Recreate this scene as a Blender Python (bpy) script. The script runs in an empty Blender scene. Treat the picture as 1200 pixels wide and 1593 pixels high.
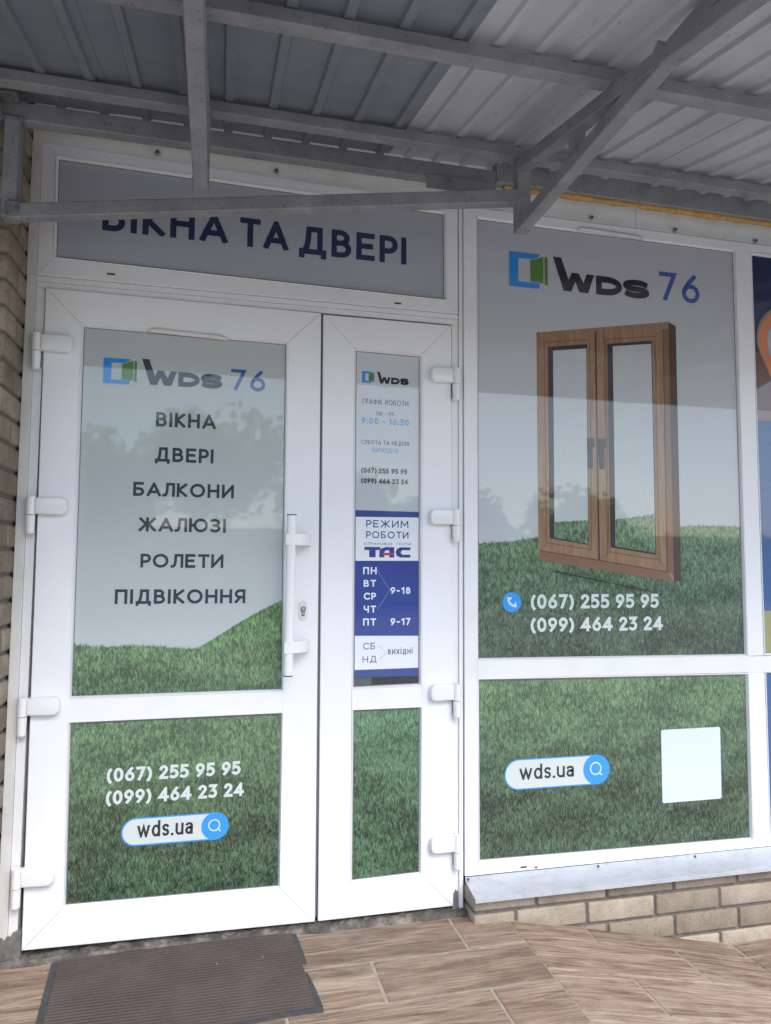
import bpy, bmesh, math, random
from mathutils import Vector, Matrix, noise
random.seed(7)
SC = bpy.context.scene
COL = SC.collection

# ------------------------------------------------------------------ camera
cam_data = bpy.data.cameras.new('camera')
cam = bpy.data.objects.new('camera', cam_data)
COL.objects.link(cam)
cam_data.sensor_fit = 'HORIZONTAL'
cam_data.sensor_width = 36.0
cam_data.lens = 33.0
cam_data.clip_start = 0.05
cam_data.clip_end = 600
R_ = Vector((0.9725886, -0.2324271, 0.0070009))
U_ = Vector((-0.0239391, -0.0701350, 0.9972502))
F_ = Vector((0.2312970, 0.9700818, 0.0737766))
mw = Matrix(((R_.x, U_.x, -F_.x, 0.5684193), (R_.y, U_.y, -F_.y, -2.5), (R_.z, U_.z, -F_.z, 1.216945), (0, 0, 0, 1)))
cam.matrix_world = mw
SC.camera = cam

# ------------------------------------------------------------------ world, sun, exposure
world = bpy.data.worlds.new('World')
SC.world = world
world.use_nodes = True
wn = world.node_tree.nodes
sky = wn.new('ShaderNodeTexSky')
sky.sky_type = 'NISHITA'
sky.sun_disc = False
sky.sun_elevation = math.radians(49)
sky.sun_rotation = math.radians(160)
sky.air_density = 1.0
sky.dust_density = 1.6
sky.ozone_density = 1.0
bg = wn['Background']
bg.inputs['Strength'].default_value = 0.12
world.node_tree.links.new(sky.outputs[0], bg.inputs[0])
sun_d = bpy.data.lights.new('sun', 'SUN')
sun_d.energy = 1.3
sun_d.angle = math.radians(44)
sun_d.color = (1.0, 0.98, 0.955)
sun = bpy.data.objects.new('sun', sun_d)
COL.objects.link(sun)
az, el = math.radians(160), math.radians(49)
sd = Vector((math.sin(az) * math.cos(el), math.cos(az) * math.cos(el), math.sin(el)))
sun.rotation_euler = sd.to_track_quat('Z', 'Y').to_euler()
SC.view_settings.view_transform = 'Standard'
SC.view_settings.look = 'None'
SC.view_settings.gamma = 1.0
SC.view_settings.exposure = 1.45
SC.view_settings.use_curve_mapping = False
SC.render.engine = 'CYCLES'

# ------------------------------------------------------------------ materials
def N(nt, t, **kw):
    n = nt.nodes.new(t)
    for k, v in kw.items():
        if k in n.inputs.keys():
            n.inputs[k].default_value = v
        else:
            setattr(n, k, v)
    return n

def newmat(name, col=(.5, .5, .5), rough=.5, metal=0.0, coat=0.0, spec=.5):
    m = bpy.data.materials.new(name)
    m.use_nodes = True
    b = m.node_tree.nodes['Principled BSDF']
    b.inputs['Base Color'].default_value = (*col, 1)
    b.inputs['Roughness'].default_value = rough
    b.inputs['Metallic'].default_value = metal
    b.inputs['Coat Weight'].default_value = coat
    b.inputs['Coat Roughness'].default_value = .03
    b.inputs['Specular IOR Level'].default_value = spec
    return m

def ramp(nt, fac, stops):
    r = nt.nodes.new('ShaderNodeValToRGB')
    e = r.color_ramp.elements
    while len(e) < len(stops):
        e.new(.5)
    for i, (p, c) in enumerate(stops):
        e[i].position = p
        e[i].color = (*c, 1) if len(c) == 3 else c
    nt.links.new(fac, r.inputs[0])
    return r

def coords(nt, scale=(1, 1, 1), rnd=False, rot=(0, 0, 0)):
    tc = nt.nodes.new('ShaderNodeTexCoord')
    mp = nt.nodes.new('ShaderNodeMapping')
    mp.inputs['Scale'].default_value = scale
    mp.inputs['Rotation'].default_value = rot
    nt.links.new(tc.outputs['Object'], mp.inputs['Vector'])
    if rnd:
        oi = nt.nodes.new('ShaderNodeObjectInfo')
        ma = nt.nodes.new('ShaderNodeMath'); ma.operation = 'MULTIPLY'; ma.inputs[1].default_value = 37.0
        nt.links.new(oi.outputs['Random'], ma.inputs[0])
        nt.links.new(ma.outputs[0], mp.inputs['Location'])
    return mp.outputs[0]

def noise_tex(nt, vec, scale, detail=4, rough=.55, dist=0.0):
    n = nt.nodes.new('ShaderNodeTexNoise')
    n.inputs['Scale'].default_value = scale
    n.inputs['Detail'].default_value = detail
    n.inputs['Roughness'].default_value = rough
    n.inputs['Distortion'].default_value = dist
    nt.links.new(vec, n.inputs['Vector'])
    return n.outputs['Fac']

def mix(nt, a, b, fac, mode='MIX'):
    m = nt.nodes.new('ShaderNodeMix'); m.data_type = 'RGBA'; m.blend_type = mode
    for sock, v in ((m.inputs[6], a), (m.inputs[7], b), (m.inputs[0], fac)):
        if isinstance(v, (int, float)):
            sock.default_value = v
        elif isinstance(v, tuple):
            sock.default_value = (*v, 1)
        else:
            nt.links.new(v, sock)
    return m.outputs[2]

def bump(nt, h, strength=.3, dist=.002):
    b = nt.nodes.new('ShaderNodeBump')
    b.inputs['Strength'].default_value = strength
    b.inputs['Distance'].default_value = dist
    nt.links.new(h, b.inputs['Height'])
    nt.links.new(b.outputs[0], nt.nodes['Principled BSDF'].inputs['Normal'])

def setcol(m, sock):
    m.node_tree.links.new(sock, m.node_tree.nodes['Principled BSDF'].inputs['Base Color'])

def noisy(name, stops, scale, rough=.6, metal=0, coat=0, sc=(1, 1, 1), bstr=.2, bdist=.001, detail=6, rnd=False, var=0.0, fine=None, dist=0.0):
    m = newmat(name, stops[0][1], rough, metal, coat)
    nt = m.node_tree
    v = coords(nt, sc, rnd)
    n = noise_tex(nt, v, scale, detail, .6, dist)
    c = ramp(nt, n, stops).outputs[0]
    if var:
        oi = nt.nodes.new('ShaderNodeObjectInfo')
        rr = ramp(nt, oi.outputs['Random'], [(0, (1 - var, 1 - var * 1.05, 1 - var * 1.15)), (1, (1 + var * .6,) * 3)])
        c = mix(nt, c, rr.outputs[0], 1.0, 'MULTIPLY')
    if fine:
        n2 = noise_tex(nt, v, fine[0], 3)
        r2 = ramp(nt, n2, [(fine[1], (fine[3],) * 3), (fine[2], (1, 1, 1))])
        c = mix(nt, c, r2.outputs[0], 1.0, 'MULTIPLY')
    setcol(m, c)
    if bstr:
        bump(nt, n, bstr, bdist)
    return m

# white plastic profile, faintly mottled with grime
def pvc(name, base, grime, amt=.5, rough=.33):
    m = newmat(name, base, rough)
    nt = m.node_tree
    v = coords(nt)
    a = noise_tex(nt, v, 5.0, 8, .65)
    b = noise_tex(nt, v, 90.0, 4, .7)
    fa = ramp(nt, a, [(.50, (0, 0, 0)), (.78, (amt,) * 3)]).outputs[0]
    fb = ramp(nt, b, [(.66, (0, 0, 0)), (.74, (amt * .6,) * 3)]).outputs[0]
    c = mix(nt, base, grime, fa)
    c = mix(nt, c, tuple(g * .6 for g in grime), fb)
    sc1 = noise_tex(nt, coords(nt, (3.0, 1, 26.0), rot=(0, .5, 0)), 6.0, 6, .8, .4)
    sc2 = noise_tex(nt, v, 2.2, 2)
    m_ = nt.nodes.new('ShaderNodeMath'); m_.operation = 'MULTIPLY'
    nt.links.new(ramp(nt, sc1, [(.70, (0, 0, 0)), (.76, (amt * 1.2,) * 3)]).outputs[0], m_.inputs[0])
    nt.links.new(ramp(nt, sc2, [(.48, (0, 0, 0)), (.62, (1, 1, 1))]).outputs[0], m_.inputs[1])
    c = mix(nt, c, tuple(g * .5 for g in grime), m_.outputs[0])
    setcol(m, c)
    bump(nt, a, .08, .001)
    return m

M = {}
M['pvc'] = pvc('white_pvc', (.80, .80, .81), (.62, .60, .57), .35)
M['pvc_leaf'] = pvc('white_pvc_clean', (.83, .83, .845), (.70, .69, .67), .25, .3)
M['pvc_dirty'] = pvc('weathered_pvc', (.70, .69, .67), (.45, .42, .38), .6, .5)
M['gasket'] = newmat('grey_gasket', (.16, .165, .17), .6)
M['gap'] = newmat('dark_gap', (.04, .04, .04), .9)
M['hw'] = newmat('white_lacquer', (.80, .80, .79), .25, coat=.3)
M['steel'] = newmat('steel', (.5, .49, .47), .35, metal=.9)
M['darkmetal'] = newmat('dark_steel', (.08, .08, .08), .4, metal=.6)
M['blackcap'] = newmat('black_cap', (.02, .02, .02), .5)
M['brick'] = noisy('buff_brick', [(.2, (.20, .165, .125)), (.38, (.30, .25, .19)), (.55, (.37, .31, .24)), (.8, (.45, .39, .32))], 11, .88, bstr=.7, bdist=.006, rnd=True, var=.26, fine=(120, .3, .45, .65), detail=9)
M['brick_old'] = noisy('brown_buff_brick', [(.2, (.15, .118, .088)), (.38, (.23, .185, .138)), (.55, (.29, .238, .18)), (.8, (.37, .31, .245))], 10, .9, bstr=.8, bdist=.007, rnd=True, var=.3, fine=(110, .3, .45, .6), detail=9)
M['mortar'] = noisy('grey_mortar', [(.3, (.10, .09, .08)), (.7, (.19, .17, .145))], 40, .95, bstr=.6, bdist=.004)
M['joint'] = noisy('tile_joint', [(.3, (.24, .195, .155)), (.7, (.42, .36, .30))], 30, .95, bstr=.3)
M['wallmortar'] = noisy('wall_mortar', [(.3, (.22, .19, .15)), (.7, (.36, .31, .25))], 25, .95, bstr=.6)
M['cement'] = noisy('cement', [(.3, (.045, .038, .032)), (.5, (.11, .094, .078)), (.72, (.27, .235, .20))], 13, .95, bstr=.8, bdist=.006, fine=(90, .3, .5, .55))
M['darkcement'] = noisy('dark_cement', [(.3, (.10, .095, .09)), (.6, (.19, .18, .165)), (.8, (.3, .285, .27))], 35, .95, bstr=.9, bdist=.006)
M['paint'] = noisy('grey_paint', [(.25, (.15, .145, .15)), (.42, (.22, .22, .23)), (.6, (.26, .262, .275)), (.8, (.32, .318, .32))], 11, .62, bstr=.4, bdist=.003, fine=(85, .30, .38, .6), detail=9)
M['weld'] = noisy('grey_paint_rough', [(.3, (.12, .12, .125)), (.6, (.20, .20, .205)), (.8, (.27, .265, .26))], 45, .7, bstr=.9, bdist=.005, fine=(110, .32, .45, .4))
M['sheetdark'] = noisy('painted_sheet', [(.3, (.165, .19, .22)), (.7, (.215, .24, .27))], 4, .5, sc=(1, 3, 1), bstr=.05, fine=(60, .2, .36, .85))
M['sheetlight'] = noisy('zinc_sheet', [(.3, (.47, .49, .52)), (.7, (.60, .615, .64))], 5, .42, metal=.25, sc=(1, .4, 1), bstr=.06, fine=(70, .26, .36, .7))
M['foam'] = noisy('yellow_foam', [(.3, (.38, .20, .05)), (.7, (.62, .38, .12))], 60, .9, bstr=1, bdist=.004)
M['sill'] = noisy('zinc_sill', [(.25, (.44, .46, .50)), (.5, (.54, .56, .60)), (.8, (.61, .63, .67))], 9, .42, metal=.3, sc=(1, 2, 1), bstr=.1, fine=(45, .30, .40, .78), detail=9)
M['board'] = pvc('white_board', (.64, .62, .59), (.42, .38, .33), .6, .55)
M['rubber'] = noisy('black_rubber', [(.3, (.035, .035, .038)), (.7, (.07, .07, .072))], 40, .8, bstr=.4)
M['plaster'] = noisy('plaster_wall', [(.3, (.55, .53, .49)), (.7, (.66, .64, .6))], 6, .9, bstr=.3)
M['room'] = newmat('room_paint', (.42, .42, .40), .8)
M['roomfloor'] = newmat('room_floor', (.16, .13, .11), .5)
M['asphalt'] = noisy('pale_asphalt', [(.3, (.33, .315, .29)), (.7, (.44, .42, .385))], 3, .95, bstr=.3, bdist=.01, fine=(60, .3, .5, .8))
M['bark'] = noisy('bark', [(.3, (.05, .04, .03)), (.7, (.12, .09, .07))], 12, .95)
M['leaf'] = noisy('tree_leaf', [(.3, (.10, .19, .06)), (.7, (.20, .30, .11))], 1.2, .6, bstr=0)
_nt = M['leaf'].node_tree
_tr = _nt.nodes.new('ShaderNodeBsdfTranslucent'); _tr.inputs[0].default_value = (.22, .36, .10, 1)
_mx = _nt.nodes.new('ShaderNodeMixShader'); _mx.inputs[0].default_value = .5
_nt.links.new(_nt.nodes['Principled BSDF'].outputs[0], _mx.inputs[1]); _nt.links.new(_tr.outputs[0], _mx.inputs[2])
_nt.links.new(_mx.outputs[0], _nt.nodes['Material Output'].inputs[0])
M['roof'] = newmat('roof_sheet', (.22, .1, .08), .7)
M['crumb'] = newmat('white_crumb', (.5, .48, .45), .8)
M['rust'] = noisy('rust', [(.3, (.10, .04, .015)), (.7, (.25, .12, .05))], 200, .9)

# wood-look stamped tile
def tile_mat():
    m = newmat('wood_look_tile', (.3, .22, .17), .62)
    nt = m.node_tree
    v1 = coords(nt, (1.0, 9.0, 1.0), True)
    v2 = coords(nt, (2.6, 70.0, 1.0), True)
    v3 = coords(nt, (1, 1, 1), True)
    warp = noise_tex(nt, coords(nt, (2.0, 3.0, 1), True), 2.2, 2)
    w = nt.nodes.new('ShaderNodeTexWave'); w.wave_type = 'BANDS'; w.bands_direction = 'Y'; w.wave_profile = 'SAW'
    w.inputs['Scale'].default_value = 13; w.inputs['Distortion'].default_value = 9.5; w.inputs['Detail'].default_value = 3
    w.inputs['Detail Scale'].default_value = .9; w.inputs['Detail Roughness'].default_value = .5
    nt.links.new(coords(nt, (.28, 1.5, 1.0), True), w.inputs['Vector'])
    a = noise_tex(nt, v1, 2.6, 5, .6, 1.2)
    b = noise_tex(nt, v2, 3.5, 4, .7, .6)
    c1 = ramp(nt, a, [(.28, (.12, .080, .060)), (.44, (.215, .152, .115)), (.58, (.315, .240, .188)), (.8, (.41, .335, .275))]).outputs[0]
    c2 = ramp(nt, b, [(.34, (.46, .40, .37)), (.5, (.97, .97, .97)), (.72, (1.2, 1.18, 1.15))]).outputs[0]
    c = mix(nt, c1, c2, .9, 'MULTIPLY')
    c3 = ramp(nt, w.outputs['Fac'], [(0, (.40, .34, .30)), (.16, (.78, .74, .71)), (.42, (1.0, 1.0, 1.0)), (1, (1.16, 1.15, 1.14))]).outputs[0]
    lm = ramp(nt, noise_tex(nt, v3, 4, 3), [(.38, (.08, .08, .08)), (.68, (.80, .80, .80))]).outputs[0]
    c = mix(nt, c, c3, lm, 'MULTIPLY')
    d = noise_tex(nt, v3, 9, 8, .7)
    fd = ramp(nt, d, [(.5, (0, 0, 0)), (.72, (.55, .55, .55))]).outputs[0]
    c = mix(nt, c, (.33, .285, .245), fd)
    oi = nt.nodes.new('ShaderNodeObjectInfo')
    rr = ramp(nt, oi.outputs['Random'], [(0, (.86, .83, .76)), (1, (1.16, 1.12, 1.04))])
    c = mix(nt, c, rr.outputs[0], 1.0, 'MULTIPLY')
    setcol(m, c)
    hh = nt.nodes.new('ShaderNodeMath'); hh.operation = 'ADD'
    nt.links.new(w.outputs['Fac'], hh.inputs[0]); nt.links.new(b, hh.inputs[1])
    bump(nt, hh.outputs[0], .8, .005)
    return m
M['tile'] = tile_mat()

def mat_carpet():
    m = newmat('brown_ribbed_carpet', (.1, .07, .06), .95)
    nt = m.node_tree
    w = nt.nodes.new('ShaderNodeTexWave'); w.wave_type = 'BANDS'; w.bands_direction = 'Y'
    w.inputs['Scale'].default_value = 22; w.inputs['Distortion'].default_value = 1.3; w.inputs['Detail'].default_value = 2
    w.inputs['Detail Scale'].default_value = 8
    nt.links.new(coords(nt), w.inputs['Vector'])
    n = noise_tex(nt, coords(nt), 420, 2, .7)
    n2 = noise_tex(nt, coords(nt), 7, 5)
    cw = ramp(nt, w.outputs['Fac'], [(0, (.050, .035, .029)), (1, (.115, .084, .070))]).outputs[0]
    c = mix(nt, cw, (.083, .060, .050), ramp(nt, noise_tex(nt, coords(nt), 3.2, 3), [(.42, (0, 0, 0)), (.60, (.9, .9, .9))]).outputs[0])
    c = mix(nt, c, ramp(nt, n, [(.3, (.55, .55, .55)), (.7, (1.45, 1.45, 1.45))]).outputs[0], 1.0, 'MULTIPLY')
    c = mix(nt, c, (.16, .13, .115), ramp(nt, n2, [(.42, (0, 0, 0)), (.75, (.35, .35, .35))]).outputs[0])
    setcol(m, c)
    ad = nt.nodes.new('ShaderNodeMath'); ad.operation = 'ADD'
    nt.links.new(w.outputs['Fac'], ad.inputs[0]); nt.links.new(n, ad.inputs[1])
    bump(nt, ad.outputs[0], .8, .003)
    return m
M['carpet'] = mat_carpet()

# printed window film: matt print under a glassy, slightly wavy surface
FILM_COAT = 1.0
def film(name, colr, col2=None, z0=0., z1=1., weave=.085):
    m = newmat(name, colr, .55, coat=FILM_COAT, spec=.35)
    nt = m.node_tree
    b = nt.nodes['Principled BSDF']
    b.inputs['Coat IOR'].default_value = 1.56
    c = None
    if col2:
        tc = nt.nodes.new('ShaderNodeTexCoord')
        sx = nt.nodes.new('ShaderNodeSeparateXYZ'); nt.links.new(tc.outputs['Object'], sx.inputs[0])
        mr = nt.nodes.new('ShaderNodeMapRange')
        mr.inputs['From Min'].default_value = z0; mr.inputs['From Max'].default_value = z1
        nt.links.new(sx.outputs['Z'], mr.inputs['Value'])
        c = mix(nt, colr, col2, mr.outputs[0])
    n = noise_tex(nt, coords(nt, (1, 1, 1)), 520, 1, .5)
    wv = ramp(nt, n, [(.35, (1 - weave * 1.6,) * 3), (.65, (1 + weave * 1.6,) * 3)]).outputs[0]
    c = mix(nt, c if c is not None else colr, wv, 1.0, 'MULTIPLY')
    setcol(m, c)
    n3 = noise_tex(nt, coords(nt, (1, 1, 1)), 3.0, 2)
    bb = nt.nodes.new('ShaderNodeBump'); bb.inputs['Strength'].default_value = .04; bb.inputs['Distance'].default_value = .004
    nt.links.new(n3, bb.inputs['Height']); nt.links.new(bb.outputs[0], b.inputs['Coat Normal'])
    return m

def grass_film(name, zt, zb, top=(.105, .20, .10), bot=(.028, .075, .040), seed=0.0):
    """printed photograph of a lawn: blades, clumps, paler towards its horizon"""
    m = newmat(name, bot, .55, coat=FILM_COAT, spec=.35)
    nt = m.node_tree
    b = nt.nodes['Principled BSDF']
    b.inputs['Coat IOR'].default_value = 1.56
    def cv(sx, sz, rot, off):
        tc = nt.nodes.new('ShaderNodeTexCoord')
        r = nt.nodes.new('ShaderNodeMapping'); r.inputs['Rotation'].default_value = (0, rot, 0)
        r.inputs['Location'].default_value = (off + seed, 0, seed * 1.7)
        s = nt.nodes.new('ShaderNodeMapping'); s.inputs['Scale'].default_value = (sx, 1, sz)
        nt.links.new(tc.outputs['Object'], r.inputs[0]); nt.links.new(r.outputs[0], s.inputs[0])
        return s.outputs[0]
    big = noise_tex(nt, cv(1, 2.4, 0, 0), 5, 4)
    b1 = noise_tex(nt, cv(210, 44, .25, 1), 1, 4, .62, .5)
    b2 = noise_tex(nt, cv(230, 50, -.34, 3), 1, 4, .62, .5)
    b3 = noise_tex(nt, cv(60, 30, .05, 7), 1, 6, .70, .9)
    mx = nt.nodes.new('ShaderNodeMath'); mx.operation = 'MAXIMUM'
    nt.links.new(b1, mx.inputs[0]); nt.links.new(b2, mx.inputs[1])
    av = nt.nodes.new('ShaderNodeMath'); av.operation = 'MULTIPLY_ADD'; av.inputs[1].default_value = .55
    nt.links.new(b3, av.inputs[0]); nt.links.new(mx.outputs[0], av.inputs[2])
    av2 = nt.nodes.new('ShaderNodeMath'); av2.operation = 'MULTIPLY_ADD'; av2.inputs[1].default_value = .30
    nt.links.new(big, av2.inputs[0]); nt.links.new(av.outputs[0], av2.inputs[2])
    tc = nt.nodes.new('ShaderNodeTexCoord')
    sx = nt.nodes.new('ShaderNodeSeparateXYZ'); nt.links.new(tc.outputs['Object'], sx.inputs[0])
    mr = nt.nodes.new('ShaderNodeMapRange')
    mr.inputs['From Min'].default_value = zb; mr.inputs['From Max'].default_value = zt
    nt.links.new(sx.outputs['Z'], mr.inputs['Value'])
    lo = mix(nt, tuple(x * .25 for x in bot), tuple(x * .42 for x in top), mr.outputs[0])
    hi = mix(nt, tuple(min(1, x * 3.0 + .04) for x in bot), tuple(x * 2.1 + .05 for x in top), mr.outputs[0])
    f = ramp(nt, av2.outputs[0], [(.72, (0, 0, 0)), (.93, (.32, .32, .32)), (1.0, (1, 1, 1))])
    f.color_ramp.elements[0].position = .70
    sc_ = nt.nodes.new('ShaderNodeMapRange')
    sc_.inputs['From Min'].default_value = .88; sc_.inputs['From Max'].default_value = 1.22
    nt.links.new(av2.outputs[0], sc_.inputs['Value'])
    c = mix(nt, lo, hi, sc_.outputs[0])
    setcol(m, c)
    return m

def wood_film():
    m = newmat('printed_oak', (.3, .17, .09), .5, coat=FILM_COAT, spec=.35)
    nt = m.node_tree
    nt.nodes['Principled BSDF'].inputs['Coat IOR'].default_value = 1.56
    n = noise_tex(nt, coords(nt, (60, 1, 6)), 1, 5, .6, .6)
    setcol(m, ramp(nt, n, [(.3, (.23, .122, .062)), (.55, (.30, .172, .098)), (.8, (.36, .225, .135))]).outputs[0])
    return m
M['oak'] = wood_film()
def pf(name, c): 
    M[name] = film(name, c, weave=.025)
pf('p_oakmid2', (.15, .078, .044)); pf('p_navy', (.016, .026, .085)); pf('p_black', (.018, .019, .030)); pf('p_char', (.030, .034, .052)); pf('p_blue76', (.040, .095, .33))
pf('p_logo_blue', (.018, .24, .66)); pf('p_logo_green', (.085, .21, .04)); pf('p_white', (.78, .80, .84)); pf('p_pale', (.62, .68, .66))
pf('p_cyan', (.02, .30, .80)); pf('p_lightblue', (.10, .34, .66)); pf('p_tas', (.022, .050, .26)); pf('p_red', (.55, .03, .06))
pf('p_reveal', (.030, .028, .035)); pf('p_oakdark', (.070, .036, .024)); pf('p_orange', (.58, .19, .08)); pf('p_brown', (.13, .062, .048))
pf('p_tan', (.24, .19, .16)); pf('p_blue', (.035, .105, .27)); pf('p_darknavy', (.010, .022, .075)); pf('p_olive', (.29, .30, .13)); pf('p_grey', (.36, .40, .43))
pf('p_bar', (.60, .65, .63)); pf('p_card', (.66, .74, .78)); pf('p_tasband', (.030, .065, .25)); pf('p_greytext', (.10, .11, .135)); pf('p_line', (.22, .32, .6)); pf('p_handle', (.04, .028, .028))

def glass_mat():
    m = bpy.data.materials.new('window_glass'); m.use_nodes = True
    nt = m.node_tree; nt.nodes.clear()
    o = nt.nodes.new('ShaderNodeOutputMaterial'); mx = nt.nodes.new('ShaderNodeMixShader')
    t = nt.nodes.new('ShaderNodeBsdfTransparent'); g = nt.nodes.new('ShaderNodeBsdfGlossy'); fr = nt.nodes.new('ShaderNodeFresnel')
    t.inputs[0].default_value = (.80, .86, .83, 1); g.inputs['Roughness'].default_value = .01; fr.inputs[0].default_value = 1.75
    nt.links.new(fr.outputs[0], mx.inputs[0]); nt.links.new(t.outputs[0], mx.inputs[1]); nt.links.new(g.outputs[0], mx.inputs[2])
    nt.links.new(mx.outputs[0], o.inputs[0])
    return m
M['glass'] = glass_mat()

# ------------------------------------------------------------------ object helpers
ORG = {}
def org(o):
    return ORG.get(o.name, Vector((0, 0, 0)))

def link(name, mesh, parent=None, origin=None):
    o = bpy.data.objects.new(name, mesh)
    COL.objects.link(o)
    if origin is None:
        origin = org(parent) if parent else Vector((0, 0, 0))
    origin = Vector(origin)
    if parent:
        o.parent = parent
        o.location = origin - org(parent)
    else:
        o.location = origin
    ORG[o.name] = origin
    return o

def tag(o, label=None, cat=None, group=None, kind=None):
    if label: o['label'] = label
    if cat: o['category'] = cat
    if group: o['group'] = group
    if kind: o['kind'] = kind
    return o

def thing(name, loc, label, cat, group=None):
    return tag(link(name, None, None, loc), label, cat, group)

def mesh_from(name, V, Fc, mat, smooth=False, origin=(0, 0, 0)):
    me = bpy.data.meshes.new(name)
    o = Vector(origin)
    me.from_pydata([tuple(Vector(v) - o) for v in V], [], Fc)
    me.validate()
    bm = bmesh.new(); bm.from_mesh(me); bmesh.ops.recalc_face_normals(bm, faces=bm.faces); bm.to_mesh(me); bm.free()
    if mat: me.materials.append(mat)
    if smooth:
        for p in me.polygons: p.use_smooth = True
    return me

def mk(name, V, Fc, mat, parent=None, smooth=False, origin=None):
    if origin is None:
        origin = org(parent) if parent else (0, 0, 0)
    return link(name, mesh_from(name, V, Fc, mat, smooth, origin), parent, origin)

class MB:
    def __init__(s): s.v = []; s.f = []
    def box(s, a, b):
        x0, y0, z0 = a; x1, y1, z1 = b; n = len(s.v)
        s.v += [(x0, y0, z0), (x1, y0, z0), (x1, y1, z0), (x0, y1, z0), (x0, y0, z1), (x1, y0, z1), (x1, y1, z1), (x0, y1, z1)]
        s.f += [tuple(n + i for i in q) for q in ((0, 3, 2, 1), (4, 5, 6, 7), (0, 1, 5, 4), (1, 2, 6, 5), (2, 3, 7, 6), (3, 0, 4, 7))]
        return s
    def prism(s, poly, y0, y1):        # poly in (x, z)
        n = len(s.v); k = len(poly)
        s.v += [(x, y0, z) for x, z in poly] + [(x, y1, z) for x, z in poly]
        s.f += [tuple(n + i for i in range(k)), tuple(n + k + i for i in reversed(range(k)))]
        s.f += [(n + i, n + (i + 1) % k, n + k + (i + 1) % k, n + k + i) for i in range(k)]
        return s
    def tube(s, p, q, r, seg=16, r2=None):
        p = Vector(p); q = Vector(q); d = (q - p).normalized()
        a = d.orthogonal().normalized(); b = d.cross(a); n = len(s.v); r2 = r if r2 is None else r2
        for c, rr in ((p, r), (q, r2)):
            for i in range(seg):
                t = 2 * math.pi * i / seg
                s.v.append(tuple(c + a * rr * math.cos(t) + b * rr * math.sin(t)))
        s.f += [(n + i, n + (i + 1) % seg, n + seg + (i + 1) % seg, n + seg + i) for i in range(seg)]
        s.f += [tuple(n + i for i in range(seg)), tuple(n + seg + i for i in range(seg))]
        return s
    def beam(s, p, q, w, h, up=(0, 0, 1)):   # rectangular bar, centre line p-q, w across, h along up
        p = Vector(p); q = Vector(q); d = (q - p).normalized(); u = Vector(up)
        sd = d.cross(u).normalized(); u = sd.cross(d).normalized(); n = len(s.v)
        for c in (p, q):
            for i, j in ((-1, -1), (1, -1), (1, 1), (-1, 1)):
                s.v.append(tuple(c + sd * i * w / 2 + u * j * h / 2))
        s.f += [tuple(n + i for i in x) for x in ((0, 3, 2, 1), (4, 5, 6, 7), (0, 1, 5, 4), (1, 2, 6, 5), (2, 3, 7, 6), (3, 0, 4, 7))]
        return s
    def build(s, name, mat, parent=None, smooth=False, bevel=0, origin=None, seg=1):
        o = mk(name, s.v, s.f, mat, parent, smooth, origin)
        if bevel:
            bm = bmesh.new(); bm.from_mesh(o.data)
            bmesh.ops.bevel(bm, geom=bm.edges[:], offset=bevel, segments=seg, affect='EDGES', profile=.6)
            bm.to_mesh(o.data); bm.free()
        if seg > 1 or smooth:
            for p in o.data.polygons: p.use_smooth = True
            o.data.set_sharp_from_angle(angle=math.radians(38))
        return o

def flat(name, poly, y, mat, parent, th=.0003):
    return MB().prism(poly, y, y + th).build(name, mat, parent)

def loft(name, stations, mat, parent, a_out, a_in, b_out, b_in, gap=.0006):
    """profile piece mitred between two corners: stations (t, y), t runs outer edge -> inner edge"""
    a_out, a_in, b_out, b_in = [Vector((p[0], 0, p[1])) for p in (a_out, a_in, b_out, b_in)]
    d = (b_out - a_out).normalized() * gap
    V = []; k = len(stations)
    for (o, i, s) in ((a_out, a_in, 1), (b_out, b_in, -1)):
        for t, y in stations:
            p = o.lerp(i, t) + d * s
            V.append((p.x, y, p.z))
    Fc = [(j, (j + 1) % k, k + (j + 1) % k, k + j) for j in range(k)] + [tuple(range(k)), tuple(range(k, 2 * k))]
    return mk(name, V, Fc, mat, parent)

def offs(q, d):        # grow a quad TL TR BR BL outward by d
    (a, b, c, e) = q
    return [(a[0] - d, a[1] + d), (b[0] + d, b[1] + d), (c[0] + d, c[1] - d), (e[0] - d, e[1] - d)]

# quads TL, TR, BR, BL measured on the facade
G_L = [(.1151, 2.0092), (.794, 2.0039), (.7996, .7818), (.1210, .7818)]
G_L2 = [(.1214, .6956), (.8, .6984), (.8005, .1218), (.1271, .1272)]
G_R = [(1.051, 2.0003), (1.295, 1.9972), (1.2969, .7847), (1.0542, .7809)]
G_R2 = [(1.0551, .698), (1.3001, .6983), (1.2986, .1217), (1.0557, .1168)]
G_W1 = [(1.5277, 2.5618), (2.6863, 2.5588), (2.6847, .8602), (1.5258, .8713)]
G_W2 = [(1.5279, .7903), (2.6861, .7765), (2.6841, .1303), (1.5292, .1431)]
G_V1 = [(2.7768, 2.5559), (3.42, 2.5562), (3.42, .8580), (2.7801, .8620)]
G_V2 = [(2.7812, .7807), (3.42, .7750), (3.42, .1250), (2.7792, .1304)]
G_T = [(.0147, 2.5852), (1.3883, 2.5625), (1.3913, 2.2273), (.0197, 2.2427)]
GY = .012   # the films lie in this plane
O_L = [(-.0074, 2.1307), (.9188, 2.1282), (.9261, -.0048), (.0057, .005)]
O_R = [(.9271, 2.1235), (1.4166, 2.1245), (1.4249, -.0034), (.9371, -.0049)]

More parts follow.
